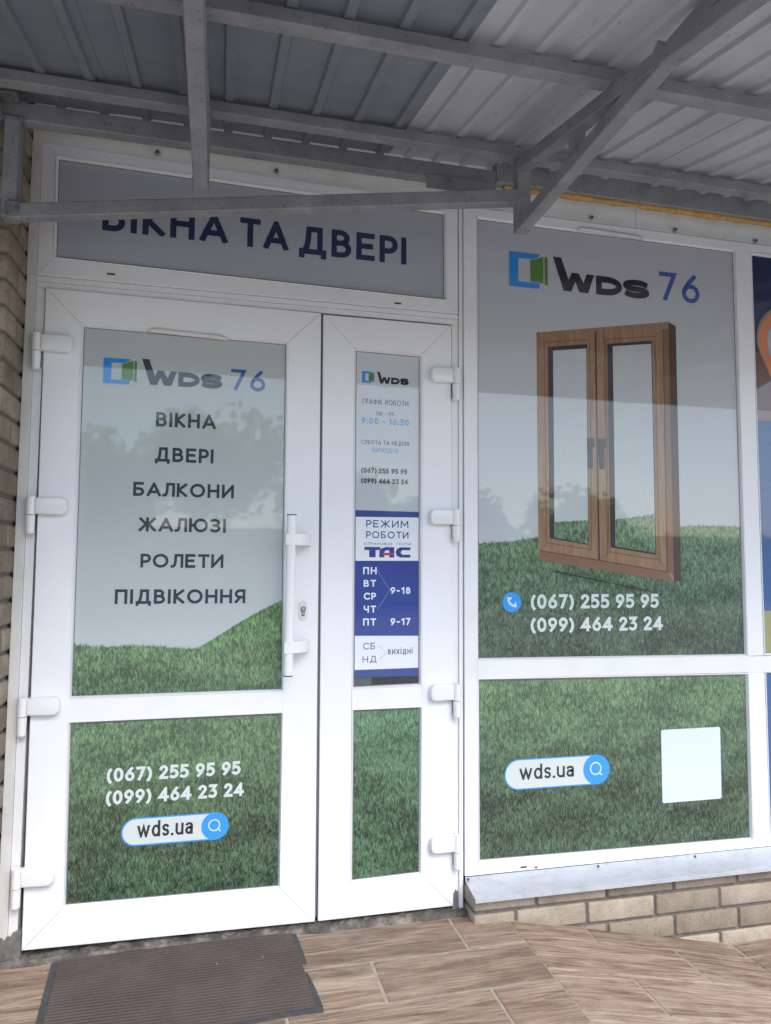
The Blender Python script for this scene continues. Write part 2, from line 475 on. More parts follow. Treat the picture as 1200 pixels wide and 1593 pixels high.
def bead(name, q, mat, parent, w=.0075):
    """glazing bead: four mitred slips from the face down to the glass edge"""
    o = offs(q, w)
    for i in range(4):
        j = (i + 1) % 4
        loft(name, [(0, .0004), (.25, -.0012), (.45, -.0008), (.98, GY - .0015), (1, GY + .010), (0, GY + .010)], mat, parent, o[i], q[i], o[j], q[j], .0002)

def gasket(q, parent):
    o = offs(q, .0004); i_ = offs(q, -.0028)
    for i in range(4):
        j = (i + 1) % 4
        loft('gasket', [(0, GY - .0009), (1, GY - .0005), (1, GY + .002), (0, GY + .002)], M['gasket'], parent, o[i], i_[i], o[j], i_[j], 0)

# ------------------------------------------------------------------ text
def arc(cx, cy, rx, ry, a0, a1, n=14):
    return [(cx + rx * math.cos(math.radians(a0 + (a1 - a0) * i / n)), cy + ry * math.sin(math.radians(a0 + (a1 - a0) * i / n))) for i in range(n + 1)]
# letter skeletons on a cap-height grid: width, list of strokes
_bowl = lambda x0, w, y0, y1: [(x0, y1), (x0 + w * .5, y1)] + arc(x0 + w * .5, (y0 + y1) / 2, w * .5, (y1 - y0) / 2, 90, -90, 12) + [(x0, y0)]
GL = {
 'А': (.70, [[(0, 0), (.35, 1), (.70, 0)], [(.10, .27), (.60, .27)]]),
 'Б': (.50, [[(.46, 1), (0, 1), (0, 0)], _bowl(0, .50, 0, .54)]),
 'В': (.50, [[(0, 0), (0, 1)], _bowl(0, .44, .53, 1), _bowl(0, .50, 0, .53)]),
 'Г': (.44, [[(.44, 1), (0, 1), (0, 0)]]),
 'Д': (.74, [[(0, -.17), (0, 0), (.74, 0), (.74, -.17)], [(.61, 0), (.61, 1), (.24, 1), (.21, .50), (.17, .22), (.09, .02)]]),
 'Е': (.46, [[(.46, 1), (0, 1), (0, 0), (.46, 0)], [(0, .52), (.40, .52)]]),
 'Ж': (.88, [[(.44, 0), (.44, 1)], [(0.02, 1), (.36, .52), (0, 0)], [(.86, 1), (.52, .52), (.88, 0)], [(.34, .52), (.54, .52)]]),
 'З': (.46, [[(.0, .93)] + arc(.18, .76, .25, .24, 95, -90) + [(.13, .52)], [(.16, .52)] + arc(.18, .26, .28, .26, 90, -100) + [(0, .08)]]),
 'И': (.60, [[(0, 1), (0, 0), (.60, 1), (.60, 0)]]),
 'І': (0, [[(0, 0), (0, 1)]]),
 'Ї': (0, [[(0, 0), (0, 1)], [(-.14, 1.30), (-.13, 1.30)], [(.13, 1.30), (.14, 1.30)]]),
 'К': (.50, [[(0, 0), (0, 1)], [(.48, 1), (.04, .52), (.50, 0)]]),
 'Л': (.58, [[(.58, 0), (.58, 1), (.20, 1), (.18, .45), (.14, .14), (.08, .02), (-.02, 0)]]),
 'М': (.74, [[(0, 0), (.04, 1), (.37, .28), (.70, 1), (.74, 0)]]),
 'Н': (.58, [[(0, 0), (0, 1)], [(.58, 0), (.58, 1)], [(0, .51), (.58, .51)]]),
 'О': (.78, [arc(.39, .5, .39, .5, 0, 360, 32)]),
 'П': (.56, [[(0, 0), (0, 1), (.56, 1), (.56, 0)]]),
 'Р': (.46, [[(0, 0), (0, 1)], _bowl(0, .46, .42, 1)]),
 'С': (.62, [arc(.40, .5, .40, .5, 48, 312, 24)]),
 'Т': (.54, [[(0, 1), (.54, 1)], [(.27, 1), (.27, 0)]]),
 'У': (.54, [[(0, 1), (.28, .30)], [(.54, 1), (.24, .16), (.16, .03), (.04, 0)]]),
 'Ф': (.80, [[(.40, -.04), (.40, 1.04)], arc(.40, .51, .40, .33, 0, 360, 28)]),
 'Х': (.56, [[(0, 1), (.56, 0)], [(.56, 1), (0, 0)]]),
 'Ч': (.50, [[(0, 1), (0, .66)] + arc(.20, .66, .20, .24, 180, 270, 6) + [(.50, .44)], [(.50, 1), (.50, 0)]]),
 'Ю': (1.0, [[(0, 0), (0, 1)], [(0, .5), (.28, .5)], arc(.64, .5, .36, .5, 0, 360, 30)]),
 'Я': (.50, [[(.50, 0), (.50, 1), (.23, 1)] + arc(.23, .71, .23, .29, 90, 270, 10) + [(.50, .42)], [(.26, .42), (0, 0)]]),
 'D': (.58, [[(0, 0), (0, 1), (.22, 1)] + arc(.22, .5, .36, .5, 90, -90, 18) + [(0, 0)]]),
 'S': (.52, [arc(.28, .75, .24, .25, 35, 90, 5) + arc(.24, .75, .24, .25, 90, 255, 12)[1:] + [(.30, .49)] + arc(.27, .25, .25, .25, 75, -90, 12) + arc(.24, .25, .24, .25, 270, 215, 5)[1:]]),
 '0': (.52, [arc(.26, .5, .26, .5, 0, 360, 28)]),
 '1': (.24, [[(0, .80), (.24, 1), (.24, 0)]]),
 '2': (.48, [arc(.24, .74, .23, .26, 165, -12, 14) + [(.36, .50), (.0, .02), (.0, 0), (.50, 0)]]),
 '3': (.46, [[(.02, 1), (.44, 1), (.20, .60)] + arc(.20, .30, .27, .30, 88, -100, 14) + [(0, .07)]]),
 '4': (.58, [[(.44, 0), (.44, 1), (0, .26), (.60, .26)]]),
 '5': (.46, [[(.42, 1), (.05, 1), (.03, .55)] + arc(.18, .31, .29, .31, 100, -110, 16) + [(0, .07)]]),
 '6': (.50, [[(.38, 1), (.17, .72), (.05, .48)] + arc(.25, .30, .25, .30, 150, 510, 26)]),
 '7': (.48, [[(0, 1), (.48, 1), (.14, 0)]]),
 '8': (.48, [arc(.24, .76, .205, .24, 0, 360, 22), arc(.24, .27, .24, .27, 0, 360, 24)]),
 '9': (.50, [[(.12, 0), (.33, .28), (.45, .52)] + arc(.25, .70, .25, .30, -30, 330, 26)]),
 '(': (.16, [arc(.46, .42, .46, .70, 130, 230, 12)]),
 ')': (.16, [arc(-.30, .42, .46, .70, 50, -50, 12)]),
 '-': (.26, [[(0, .44), (.26, .44)]]),
 ':': (.02, [[(0, .06), (.02, .06)], [(0, .62), (.02, .62)]]),
 '.': (.02, [[(0, .0), (.02, .0)]]),
 'w': (.74, [[(0, .70), (.19, 0), (.37, .66), (.55, 0), (.74, .70)]]),
 'd': (.44, [[(.44, 0), (.44, 1.0)], arc(.22, .35, .22, .35, 0, 360, 22)]),
 's': (.34, [arc(.19, .535, .15, .165, 35, 90, 4) + arc(.16, .535, .15, .165, 90, 255, 9)[1:] + [(.20, .34)] + arc(.18, .175, .16, .175, 75, -90, 9) + arc(.16, .175, .15, .175, 270, 215, 4)[1:]]),
 'u': (.42, [[(0, .70), (0, .22)] + arc(.21, .22, .21, .22, 180, 360, 12) + [(.42, .70)], [(.42, .3), (.42, 0)]]),
 'a': (.38, [[(.02, .62)] + arc(.20, .52, .18, .18, 120, 0, 8) + [(.38, 0)], arc(.17, .20, .18, .20, 60, 360, 16) + [(.38, .30), (.38, .42), (.24, .41), (.17, .40)]]),
}
for _s, _d in zip('вихдн', 'ВИХДН'): GL[_s] = (GL[_d][0] * .80, [[(x * .80, y * .78) for x, y in st] for st in GL[_d][1]])
GL['і'] = (0, [[(0, 0), (0, .78)], [(-.008, 1.06), (.008, 1.06)]])
CUT = set('АИМЖКХУЧ17Яw469') 

def ribbon(pts, t, closed):
    n = len(pts); out = []
    P = [Vector(p) for p in pts]
    if not closed:
        d0 = (P[1] - P[0]).normalized(); d1 = (P[-1] - P[-2]).normalized()
        P[0] = P[0] - d0 * t / 2; P[-1] = P[-1] + d1 * t / 2
    L = []; R = []
    for i in range(n):
        if closed: a, b = P[(i - 1) % n], P[(i + 1) % n]; 
        else: a, b = P[max(i - 1, 0)], P[min(i + 1, n - 1)]
        p = P[i]
        d1 = (p - a); d2 = (b - p)
        if d1.length < 1e-6: d1 = d2
        if d2.length < 1e-6: d2 = d1
        d1 = d1.normalized(); d2 = d2.normalized()
        n1 = Vector((-d1.y, d1.x)); n2 = Vector((-d2.y, d2.x)); m = n1 + n2
        m = n1 if m.length < .15 else m.normalized()
        k = t / 2 / max(m.dot(n1), .30)
        L.append(p + m * k); R.append(p - m * k)
    q = []
    for i in range(n if closed else n - 1):
        j = (i + 1) % n
        q.append([L[i], L[j], R[j], R[i]])
    return q

def clip_y(poly, y, keep_above):
    out = []
    for i in range(len(poly)):
        a, b = poly[i], poly[(i + 1) % len(poly)]
        ia = (a.y >= y) == keep_above or abs(a.y - y) < 1e-9; ib = (b.y >= y) == keep_above or abs(b.y - y) < 1e-9
        if ia: out.append(a)
        if ia != ib:
            f = (y - a.y) / (b.y - a.y); out.append(a + (b - a) * f)
    return out

def lettering(body, x0, x1, zb, cap, mat, parent, y=GY - .0012, weight=.16, gap=.22, name='lettering', space=.58):
    """one word or line of drawn letters; weight = stroke over cap height"""
    t = weight
    total = (x1 - x0) / cap
    fixed = sum(t for c in body if c != ' '); var = 0.0
    for i, c in enumerate(body):
        if c == ' ': var += space; continue
        var += GL[c][0]
        if i < len(body) - 1: var += gap if body[i + 1] != ' ' else .16
        if c in 'ТГРУАЛ' and i < len(body) - 1: var -= .05
    k = (total - fixed) / var
    V = []; Fc = []; x = 0.0; o = org(parent); layer = 0
    for i, c in enumerate(body):
        if c == ' ': x += space * k; continue
        w, strokes = GL[c]
        for st in strokes:
            pts = [(x + t / 2 + k * px, t / 2 + py * (1 - t)) for px, py in st]
            closed = (Vector(pts[0]) - Vector(pts[-1])).length < 1e-4 and len(pts) > 8
            if closed: pts = pts[:-1]
            low = min(p[1] for p in pts) < -.02; high = max(p[1] for p in pts) > 1.02
            for q in ribbon(pts, t, closed):
                if c in CUT:
                    q = clip_y(q, 0, True)
                    if len(q) > 2: q = clip_y(q, 1.0, False)
                if len(q) < 3: continue
                n = len(V)
                V += [tuple(Vector((x0 + p.x * cap, y - .000012 * (layer % 9), zb + p.y * cap)) - o) for p in q]
                Fc.append(tuple(range(n, n + len(q))))
                layer += 1
        x += t + k * w
        if i < len(body) - 1: x += k * (gap if body[i + 1] != ' ' else .16)
        if c in 'ТГРУАЛ' and i < len(body) - 1: x -= .05 * k
    me = bpy.data.meshes.new(name); me.from_pydata(V, [], Fc)
    bm = bmesh.new(); bm.from_mesh(me)
    for f in bm.faces:
        f.normal_update()
        if f.normal.y > 0: f.normal_flip()
    bm.to_mesh(me); bm.free()
    me.materials.append(mat)
    return link(name, me, parent, o)

def logo(parent, x0, x1, z0, z1, y=GY - .0012):
    w, h = x1 - x0, z1 - z0
    P = lambda pts: [(x0 + u * w, z0 + v * h) for u, v in pts]
    lg = flat('logo', P([(.02, 1), (0, .97), (0, .02), (.02, 0), (.75, .0), (.79, .04), (.79, .16), (.24, .16), (.24, .83), (.60, .83), (.79, .93), (.79, 1)]), y, M['p_logo_blue'], parent)
    flat('logo_panel', P([(.55, .79), (.89, .94), (.89, .17), (.55, .19)]), y - .0003, M['p_logo_green'], lg)
    flat('logo_panel', P([(.92, .95), (1.0, .93), (1.0, .11), (.92, .14)]), y - .0003, M['p_logo_green'], lg)
    return lg

def wordmark(parent, x0, xw, x1, zb, cap, mat, y=GY - .0012):
    pts = [(0, 1.74), (.20, 1.74), (.375, .60), (.455, 1.0), (.62, 1.0), (.735, .50), (.815, 1.0), (1, 1.0), (.845, 0), (.635, 0), (.535, .54), (.44, 0), (.25, 0)]
    w = xw - x0
    flat('lettering', [(x0 + u * w, zb + v * cap) for u, v in pts], y, mat, parent)
    m_ = xw + (x1 - xw) * .50
    lettering('D', xw + (x1 - xw) * .03, m_, zb, cap, mat, parent, y, .335)
    lettering('S', m_ + (x1 - xw) * .02, x1, zb, cap, mat, parent, y, .31)

def ragged_grass(name, mat, parent, top_fn, x0, x1, zbot, y, h=.011, step=.0042, seed=1):
    """lower field of a printed film whose top edge is a fringe of blades"""
    r = random.Random(seed); pts = []
    x = x0
    while x < x1:
        b = top_fn(x)
        pts.append((x, b - r.uniform(0, .004)))
        x2 = min(x + step * r.uniform(.6, 1.4), x1)
        pts.append(((x + x2) / 2 + r.uniform(-.001, .001), b + h * r.random() ** 1.6))
        x = x2
    pts.append((x1, top_fn(x1)))
    V = []; Fc = []
    for (px, pz) in pts:
        V += [(px, y, pz), (px, y, zbot(px))]
    for i in range(len(pts) - 1):
        Fc.append((2 * i, 2 * i + 2, 2 * i + 3, 2 * i + 1))
    return mk(name, V, Fc, mat, parent)

def quad_bottom(q): return lambda x: q[3][1] + (q[2][1] - q[3][1]) * (x - q[3][0]) / (q[2][0] - q[3][0])

# ================================================================== LARGE STRUCTURE
# ground far out
def ground():
    V = []; Fc = []
    xs = [-150, -40, -12, -1.6, 6, 15, 40, 150]; ys = [-150, -60, -30, -12, -1.75]
    o = mk('yard', [(x, y, -.225) for y in ys for x in xs], [(j * 8 + i, j * 8 + i + 1, (j + 1) * 8 + i + 1, (j + 1) * 8 + i) for j in range(4) for i in range(7)], M['asphalt'])
    tag(o, kind='structure')
ground()
LZ = -.028     # walking level of the landing
def floor_z(x):
    if x < 1.60: return LZ
    if x < 2.50: return LZ - .2 * (x - 1.60)
    return LZ - .18
Tn = .0026
# bedding under the tiles, one continuous slab: landing, ramp, pavement
for nm, xa, xb in (('landing', -1.6, 1.6), ('ramp', 1.6, 2.5), ('pavement', 2.5, 6.0)):
    za, zb_ = floor_z(xa) - Tn, floor_z(xb - 1e-6) - Tn
    V = [(xa, -1.75, za), (xb, -1.75, zb_), (xb, .05, zb_), (xa, .05, za)] + [(xa, -1.75, -.5), (xb, -1.75, -.5), (xb, .05, -.5), (xa, .05, -.5)]
    o = mk(nm, V, [(0, 1, 2, 3), (4, 5, 6, 7), (0, 1, 5, 4), (1, 2, 6, 5), (2, 3, 7, 6), (3, 0, 4, 7)], M['joint'], None, origin=(0, 0, 0))
    tag(o, kind='structure')
    globals()['F_' + nm] = o

def tiles(parent, xa, xb, y_edges, starts, slope=0.0):
    J = .0016
    for r, (y0, y1) in enumerate(y_edges):
        x = starts[r % len(starts)]
        while x > xa: x -= .60
        while x < xb:
            a, b = max(x, xa) + J, min(x + .595, xb) - J
            x += .60
            if b - a < .02: continue
            cx = (a + b) / 2; cy = (y0 + y1) / 2; z = floor_z(a + 1e-4) if slope == 0 else LZ + slope * (cx - 1.6)
            hw = (b - a) / 2; hd = (y1 - y0) / 2 - J * 2.0
            zz = lambda u: slope * u
            e = .0045
            V = []
            for (ix, dz) in ((1, -.010), (1, -.0024), (0, 0)):
                ww, dd = (hw, hd) if ix else (hw - e, hd - e)
                V += [(-ww, -dd, zz(-ww) + dz), (ww, -dd, zz(ww) + dz), (ww, dd, zz(ww) + dz), (-ww, dd, zz(-ww) + dz)]
            Fc = [(8, 9, 10, 11)]
            for l in (0, 4):
                Fc += [(l + i, l + (i + 1) % 4, l + 4 + (i + 1) % 4, l + 4 + i) for i in range(4)]
            jz = random.uniform(-.0008, .0008)
            me = mesh_from('tile', V, Fc, M['tile'])
            link('tile', me, parent, (cx, cy, z + jz))
rowsL = [(-.235, -.030), (-.450, -.235), (-.665, -.450), (-.88, -.665), (-1.095, -.88), (-1.31, -1.095), (-1.525, -1.31), (-1.74, -1.525)]
tiles(F_landing, -1.6, 1.6, rowsL, [1.40, 1.075, 1.39, 1.08])
rowsR = [(-.187, .02), (-.395, -.187), (-.606, -.395), (-.817, -.606), (-1.03, -.817), (-1.24, -1.03), (-1.45, -1.24), (-1.74, -1.45)]
tiles(F_ramp, 1.6, 2.5, rowsR, [1.895, 2.19, 1.885, 2.2], -.2)
tiles(F_pavement, 2.5, 3.9, rowsR, [2.78, 2.62, 2.9, 2.7])
# building wall around and above the shop front
w = MB().box((-6, .14, 2.86), (8, .40, 4.6)).box((-6, .14, -.5), (-.40, .40, 2.86)).box((3.62, -.075, -.5), (8, .40, 2.86))
tag(w.build('building_wall', M['plaster'], None), 'pale plastered building wall behind the canopy and above the white board', 'wall')
# room behind the glass
tag(MB().box((-1, .12, -.06), (4.5, 4.0, -.03)).build('room_floor', M['roomfloor']), kind='structure')
tag(MB().box((-1, 4.0, -.06), (4.5, 4.1, 2.9)).box((-1.1, .42, -.06), (-1, 4.1, 2.9)).box((4.5, .42, -.06), (4.6, 4.1, 2.9)).box((-1, .42, 2.87), (4.5, 4.1, 2.95)).build('room_wall', M['room']), kind='structure')

# ------------------------------------------------------------------ bricks
_bm_cache = {}
def brick_mesh(l, h, d, bev=.006, seg=2, mat='brick'):
    k = (round(l, 3), round(h, 3), round(d, 3), bev)
    if k not in _bm_cache:
        bm = bmesh.new(); bmesh.ops.create_cube(bm, size=1)
        bmesh.ops.scale(bm, vec=(l, d, h), verts=bm.verts)
        bmesh.ops.bevel(bm, geom=bm.edges[:], offset=bev, segments=seg, affect='EDGES', profile=.5)
        me = bpy.data.meshes.new('brick'); bm.to_mesh(me); bm.free()
        for p in me.polygons: p.use_smooth = True
        me.materials.append(M['brick_old' if bev > .008 else 'brick']); _bm_cache[k] = me
    return _bm_cache[k]
def brick(parent, a, b, bev=.006):
    l, d, h = b[0] - a[0], b[1] - a[1], b[2] - a[2]
    c = ((a[0] + b[0]) / 2, (a[1] + b[1]) / 2, (a[2] + b[2]) / 2)
    o = link('brick', brick_mesh(l, h, d, bev), parent, Vector(c) + Vector((0, random.uniform(-.0012, .0012), random.uniform(-.001, .001))))
    o.rotation_euler = (random.uniform(-.003, .003), random.uniform(-.004, .004), random.uniform(-.003, .003))
    return o
# dwarf wall under the shop window
dw = thing('brick_wall', (1.47, -.09, -.25), 'low buff brick wall under the metal sill of the big shop window', 'wall')
MB().box((1.478, -.084, -.50), (3.62, .10, .064)).build('mortar', M['mortar'], dw)
for r, zb_ in enumerate((.012, -.070, -.152, -.234)):
    st = {0: 1.434, 1: 1.632, 2: 1.434 + .002, 3: 1.632}[r]
    x = st if st < 1.472 else st - .277
    while x < 3.6:
        a, b = max(x, 1.470), min(x + .266, 3.6)
        if b - a > .03: brick(dw, (a, -.092, zb_), (b, .03, zb_ + (.0705 if r else .054)))
        x += .277
# brick pier on the left
pr = thing('brick_pier', (-.2, -.1, -.25), 'tall buff brick pier with rounded bricks at the left of the doors', 'pier')
MB().box((-1.45, -.190, -.5), (-.0775, .30, 2.86)).build('mortar', M['mortar'], pr)
n_c = 37
for r in range(n_c):
    zb_ = 2.164 + .0820 * (r - 30)
    if zb_ > 2.80: break
    ht = .0715
    if r % 2 == 0:      # stretcher runs back along the reveal
        brick(pr, (-.187, -.200, zb_), (-.068, .06, zb_ + ht), .010)
        x = -.187 - .010
        while x > -1.4:
            brick(pr, (max(x - .266, -1.45), -.200, zb_), (x, -.08, zb_ + ht), .010); x -= .276
    else:
        brick(pr, (-.334, -.200, zb_), (-.068, -.080, zb_ + ht), .010)
        brick(pr, (-.187, -.071, zb_), (-.068, .19, zb_ + ht), .010)
        x = -.344
        while x > -1.4:
            brick(pr, (max(x - .266, -1.45), -.200, zb_), (x, -.08, zb_ + ht), .010); x -= .276

# ================================================================== SHOP FRONT
PV, PL, PD = M['pvc'], M['pvc_leaf'], M['pvc_dirty']
# door frame
df = thing('door_frame', (.68, .05, -.02), 'white outer plastic frame round the two door leaves, below the sign window', 'door frame')
MB().box((-.0675, .004, -.02), (-.0375, .075, 2.1715)).build('extension_profile', PD, df, bevel=.001)
MB().box((-.0368, .010, .015), (-.010, .075, 2.1320)).build('jamb', PV, df, bevel=.001)
MB().box((1.4215, .010, .012), (1.4435, .075, 2.1320)).build('jamb', PV, df, bevel=.001)
MB().box((1.4445, .013, -.02), (1.4485, .075, 2.1715)).build('jamb', PV, df)
MB().box((1.4495, .006, -.02), (1.4645, .075, 2.6050)).build('jamb', PV, df, bevel=.001)
MB().box((-.0365, .010, 2.1325), (1.4435, .075, 2.1520)).build('head_rail', PV, df, bevel=.0008)
MB().box((-.0365, .005, 2.1530), (1.4435, .075, 2.1705)).build('head_rail', PV, df, bevel=.0008)
MB().box((-.030, .030, .0), (1.43, .075, 2.14)).build('rebate', M['gap'], df)
# rebate would close the glass openings: cut it down to a thin ring
rb = [o for o in df.children if o.name.startswith('rebate')][0]
bpy.data.objects.remove(rb)
b_ = MB().box((-.012, .052, .0), (.05, .072, 2.135)).box((.895, .052, .0), (.955, .072, 2.135)).box((1.37, .052, .0), (1.423, .072, 2.135)).box((.05, .052, 2.08), (.895, .072, 2.135)).box((.955, .052, 2.08), (1.37, .072, 2.135))
b_.build('rebate', M['gap'], df)

def leaf(name, O, Gs, label, loc):
    t = thing(name, loc, label, 'door')
    g1, g2 = Gs
    # inner line of the sash: from the upper pane's top to the lower pane's bottom
    I = [offs(g1, .0078)[0], offs(g1, .0078)[1], offs(g2, .0078)[2], offs(g2, .0078)[3]]
    st = [(0, .052), (0, .0022), (.02, 0), (.985, 0), (1, .0015), (1, .052)]
    names = ('rail', 'stile', 'rail', 'stile')
    for i in range(4):
        j = (i + 1) % 4
        loft(names[i], st, PL, t, O[i], I[i], O[j], I[j], .0007)
    # dark core seen only in the hairline mitres
    a = offs(g1, .0078); b = offs(g2, .0078)
    # middle rail between the panes
    xl0, xr0 = a[3][0], a[2][0]
    V = [(a[3][0] + .0006, .0008, a[3][1]), (a[2][0] - .0006, .0008, a[2][1]), (b[1][0] - .0006, .0008, b[1][1]), (b[0][0] + .0006, .0008, b[0][1])]
    V += [(x, .05, z) for x, _, z in V]
    mk('middle_rail', V, [(0, 1, 2, 3), (4, 5, 6, 7), (0, 1, 5, 4), (1, 2, 6, 5), (2, 3, 7, 6), (3, 0, 4, 7)], PL, t)
    for g in Gs:
        bead('bead', g, PL, t)
        gasket(g, t)
        flat('glass_pane', offs(g, .004), GY + .0012, M['glass'], t, .006)
    return t
LL = leaf('door_leaf', O_L, (G_L, G_L2), 'wide left glazed door leaf with long white pull handle and keyhole', (.46, .02, 0))
LR = leaf('door_leaf', O_R, (G_R, G_R2), 'narrow right glazed door leaf carrying the blue and white opening hours poster', (1.18, .02, 0))
# strip closing the gap between the leaves
MB().box((.9215, .012, .005), (.9335, .05, 2.12)).build('overlap_strip', M['gasket'], LR)

def hinge(parent, x_out, z_top, mirror=False, ln=.097):
    s = -1 if mirror else 1
    # cover plate with a rounded far end
    z0, z1 = z_top - .058, z_top
    xi, xo = 0.018 * s, (.018 + ln) * s
    pts = []
    r = .020
    pts += [(xi, z0 + .002), (xi, z1 - .002)]
    for k in range(7):
        t = math.pi / 2 * k / 6; pts.append((xo - s * (r - r * math.sin(t)) , z1 - (r - r * math.cos(t))))
    for k in range(7):
        t = math.pi / 2 * k / 6; pts.append((xo - s * (r - r * math.cos(t)), z0 + (r - r * math.sin(t))))
    pts = [(x_out + x, z) for x, z in pts]
    h = MB().prism(pts, -.0275, -.0005)
    ho = h.build('hinge', M['hw'], parent)
    bm = bmesh.new(); bm.from_mesh(ho.data)
    yy = org(parent).y
    es = [e for e in bm.edges if all(v.co.y < -.02 - yy for v in e.verts)]
    bmesh.ops.bevel(bm, geom=es, offset=.006, segments=3, affect='EDGES', profile=.5)
    bm.to_mesh(ho.data); bm.free()
    for p in ho.data.polygons: p.use_smooth = True
    ho.data.set_sharp_from_angle(angle=math.radians(35))
    cx = x_out + .0045 * s
    MB().tube((cx, -.016, z0 - .0005), (cx, -.016, z1), .0150, 24).build('hinge_barrel', M['hw'], ho, smooth=True)
    MB().tube((cx, -.016, z0 - .058), (cx, -.016, z0 - .0025), .0138, 24, .0146).build('hinge_pin', M['hw'], ho, smooth=True)
    MB().tube((cx, -.016, z0 - .063), (cx, -.016, z0 - .058), .010, 20, .0138).build('pin_cap', M['hw'], ho, smooth=True)
    MB().box((min(cx, cx + .012 * s), -.008, z0 - .05), (max(cx, cx + .012 * s), .012, z1 - .004)).build('hinge_leaf', M['gasket'], ho)
for x, z in ((-.0285, 1.968), (-.0240, 1.4275), (-.0225, .7865), (-.0185, .2615)):
    hinge(LL, x, z, ln=.096)
for x, z in ((1.4355, 1.9545), (1.4345, 1.4215), (1.4375, .7835), (1.4395, .250)):
    hinge(LR, x, z, True, ln=.088)
# pull handle
hb = MB().tube((.8165, -.074, 1.3815), (.8130, -.074, .8420), .0162, 28).build('pull_handle', M['hw'], LL, smooth=True)
MB().tube((.8165, -.074, 1.3817), (.8165, -.074, 1.3850), .0166, 28).build('end_cap', M['blackcap'], hb)
MB().tube((.8130, -.074, .8418), (.8130, -.074, .8385), .0166, 28).build('end_cap', M['blackcap'], hb)
for zc in (1.2990, .9350):
    # curved strap bracket sweeping from the leaf forward round the bar
    V = []; Fc = []; pts = []
    for k in range(9):
        t = k / 8
        ang = math.pi / 2 * t
        pts.append((.8905 - .057 * (1 - math.cos(ang)) - .0 , -.001 - .092 * math.sin(ang) ** .8))
    outer = [(.8930, -.0005)] + [(.8930 - .088 * (1 - math.cos(math.pi / 2 * k / 8)), -.0005 - .0925 * math.sin(math.pi / 2 * k / 8)) for k in range(1, 9)] + [(.7965, -.0905), (.7965, -.058)]
    inner = [(.8200, -.056)] + [(.8780 - .050 * (1 - math.cos(math.pi / 2 * k / 6)), -.0005 - .056 * math.sin(math.pi / 2 * k / 6)) for k in range(5, -1, -1)]
    poly = outer + inner
    n = len(poly); hz = .0190
    V = [(x, y, zc - hz) for x, y in poly] + [(x, y, zc + hz) for x, y in poly]
    Fc = [tuple(range(n)), tuple(range(n, 2 * n))] + [(i, (i + 1) % n, n + (i + 1) % n, n + i) for i in range(n)]
    br = mk('handle_bracket', V, Fc, M['hw'], hb, smooth=True); br.data.set_sharp_from_angle(angle=math.radians(40))
# lock plate
pts = []
for k in range(24):
    t = 2 * math.pi * k / 24
    pts.append((.8690 + .0150 * math.cos(t), 1.0530 + (.0195 if math.sin(t) >= 0 else -.0195) + .0150 * math.sin(t)))
lp = MB().prism(pts, -.0035, .0005).build('lock_plate', newmat('ivory_plate', (.70, .68, .64), .35), LL, bevel=.0012)
kh = []
for k in range(17):
    t = math.radians(-55) + math.radians(290) * k / 16
    kh.append((.8690 + .0092 * math.cos(t), 1.0585 + .0092 * math.sin(t)))
kh += [(.8690 - .0050, 1.0560 - .022), (.8690 + .0050, 1.0560 - .022)]
cy = MB().prism(kh, -.0050, .0).build('lock_cylinder', M['darkmetal'], lp)
MB().tube((.8690, -.0062, 1.0590), (.8690, -.0045, 1.0590), .0062, 16).build('key_slot', M['steel'], cy)
MB().box((.8660, -.0060, 1.0375), (.8720, -.0045, 1.0490)).build('key_slot', M['steel'], cy)

# transom window
tw = thing('sign_window', (.68, .02, 2.172), 'wide low fixed window above the doors with white frame', 'window')
TO = [(-.0365, 2.6320), (1.4435, 2.6045), (1.4435, 2.1722), (-.0365, 2.1722)]
TI = offs(G_T, .0085)
for i in range(4):
    j = (i + 1) % 4
    loft(('rail', 'stile', 'rail', 'stile')[i], [(0, .07), (0, .003), (.03, .001), (.98, .001), (1, .003), (1, .05)], PV, tw, TO[i], TI[i], TO[j], TI[j], .0006)
bead('bead', G_T, PV, tw, .0085); gasket(G_T, tw)
flat('glass_pane', offs(G_T, .004), GY + .0012, M['glass'], tw, .006)
MB().box((-.0675, -.001, 2.1725), (-.0373, .075, 2.6330)).build('extension_profile', PD, tw, bevel=.001)
for x, z in ((.196, 2.198), (1.206, 2.191)):
    MB().box((x - .013, -.0006, z - .0028), (x + .013, .002, z + .0028)).build('drain_slot', M['gap'], tw)

# big shop window
sw = thing('shop_window', (2.4, .02, .08), 'tall white framed shop window on the low brick wall, right of the doors', 'window')
WO = [(1.4665, 2.6020), (3.48, 2.6020), (3.48, .0935), (1.4690, .0945)]
WI = [(1.5195, 2.5665), (3.4275, 2.5665), (3.4275, .1180), (1.5205, .1350)]
stw = [(0, .07), (0, .003), (.03, .0), (.98, .0), (1, .002), (1, .05)]
for i in range(4):
    j = (i + 1) % 4
    loft(('rail', 'stile', 'rail', 'stile')[i], stw, PV, sw, WO[i], WI[i], WO[j], WI[j], .0006)
MB().box((2.6945, .0006, .8530), (2.7690, .06, 2.5660)).build('mullion', PV, sw, bevel=.001)
MB().box((2.6945, .0006, .1235), (2.7705, .06, .7862)).build('mullion', PV, sw, bevel=.001)
V = [(1.5200, .0002, .8630), (2.69, .0002, .8520), (3.4275, .0002, .8490), (3.4275, .0002, .7830), (2.69, .0002, .7870), (1.5203, .0002, .7985)]
V += [(x, .06, z) for x, _, z in V]
mk('transom_bar', V, [(0, 1, 2, 3, 4, 5), (11, 10, 9, 8, 7, 6)] + [(i, (i + 1) % 6, 6 + (i + 1) % 6, 6 + i) for i in range(6)], PV, sw)
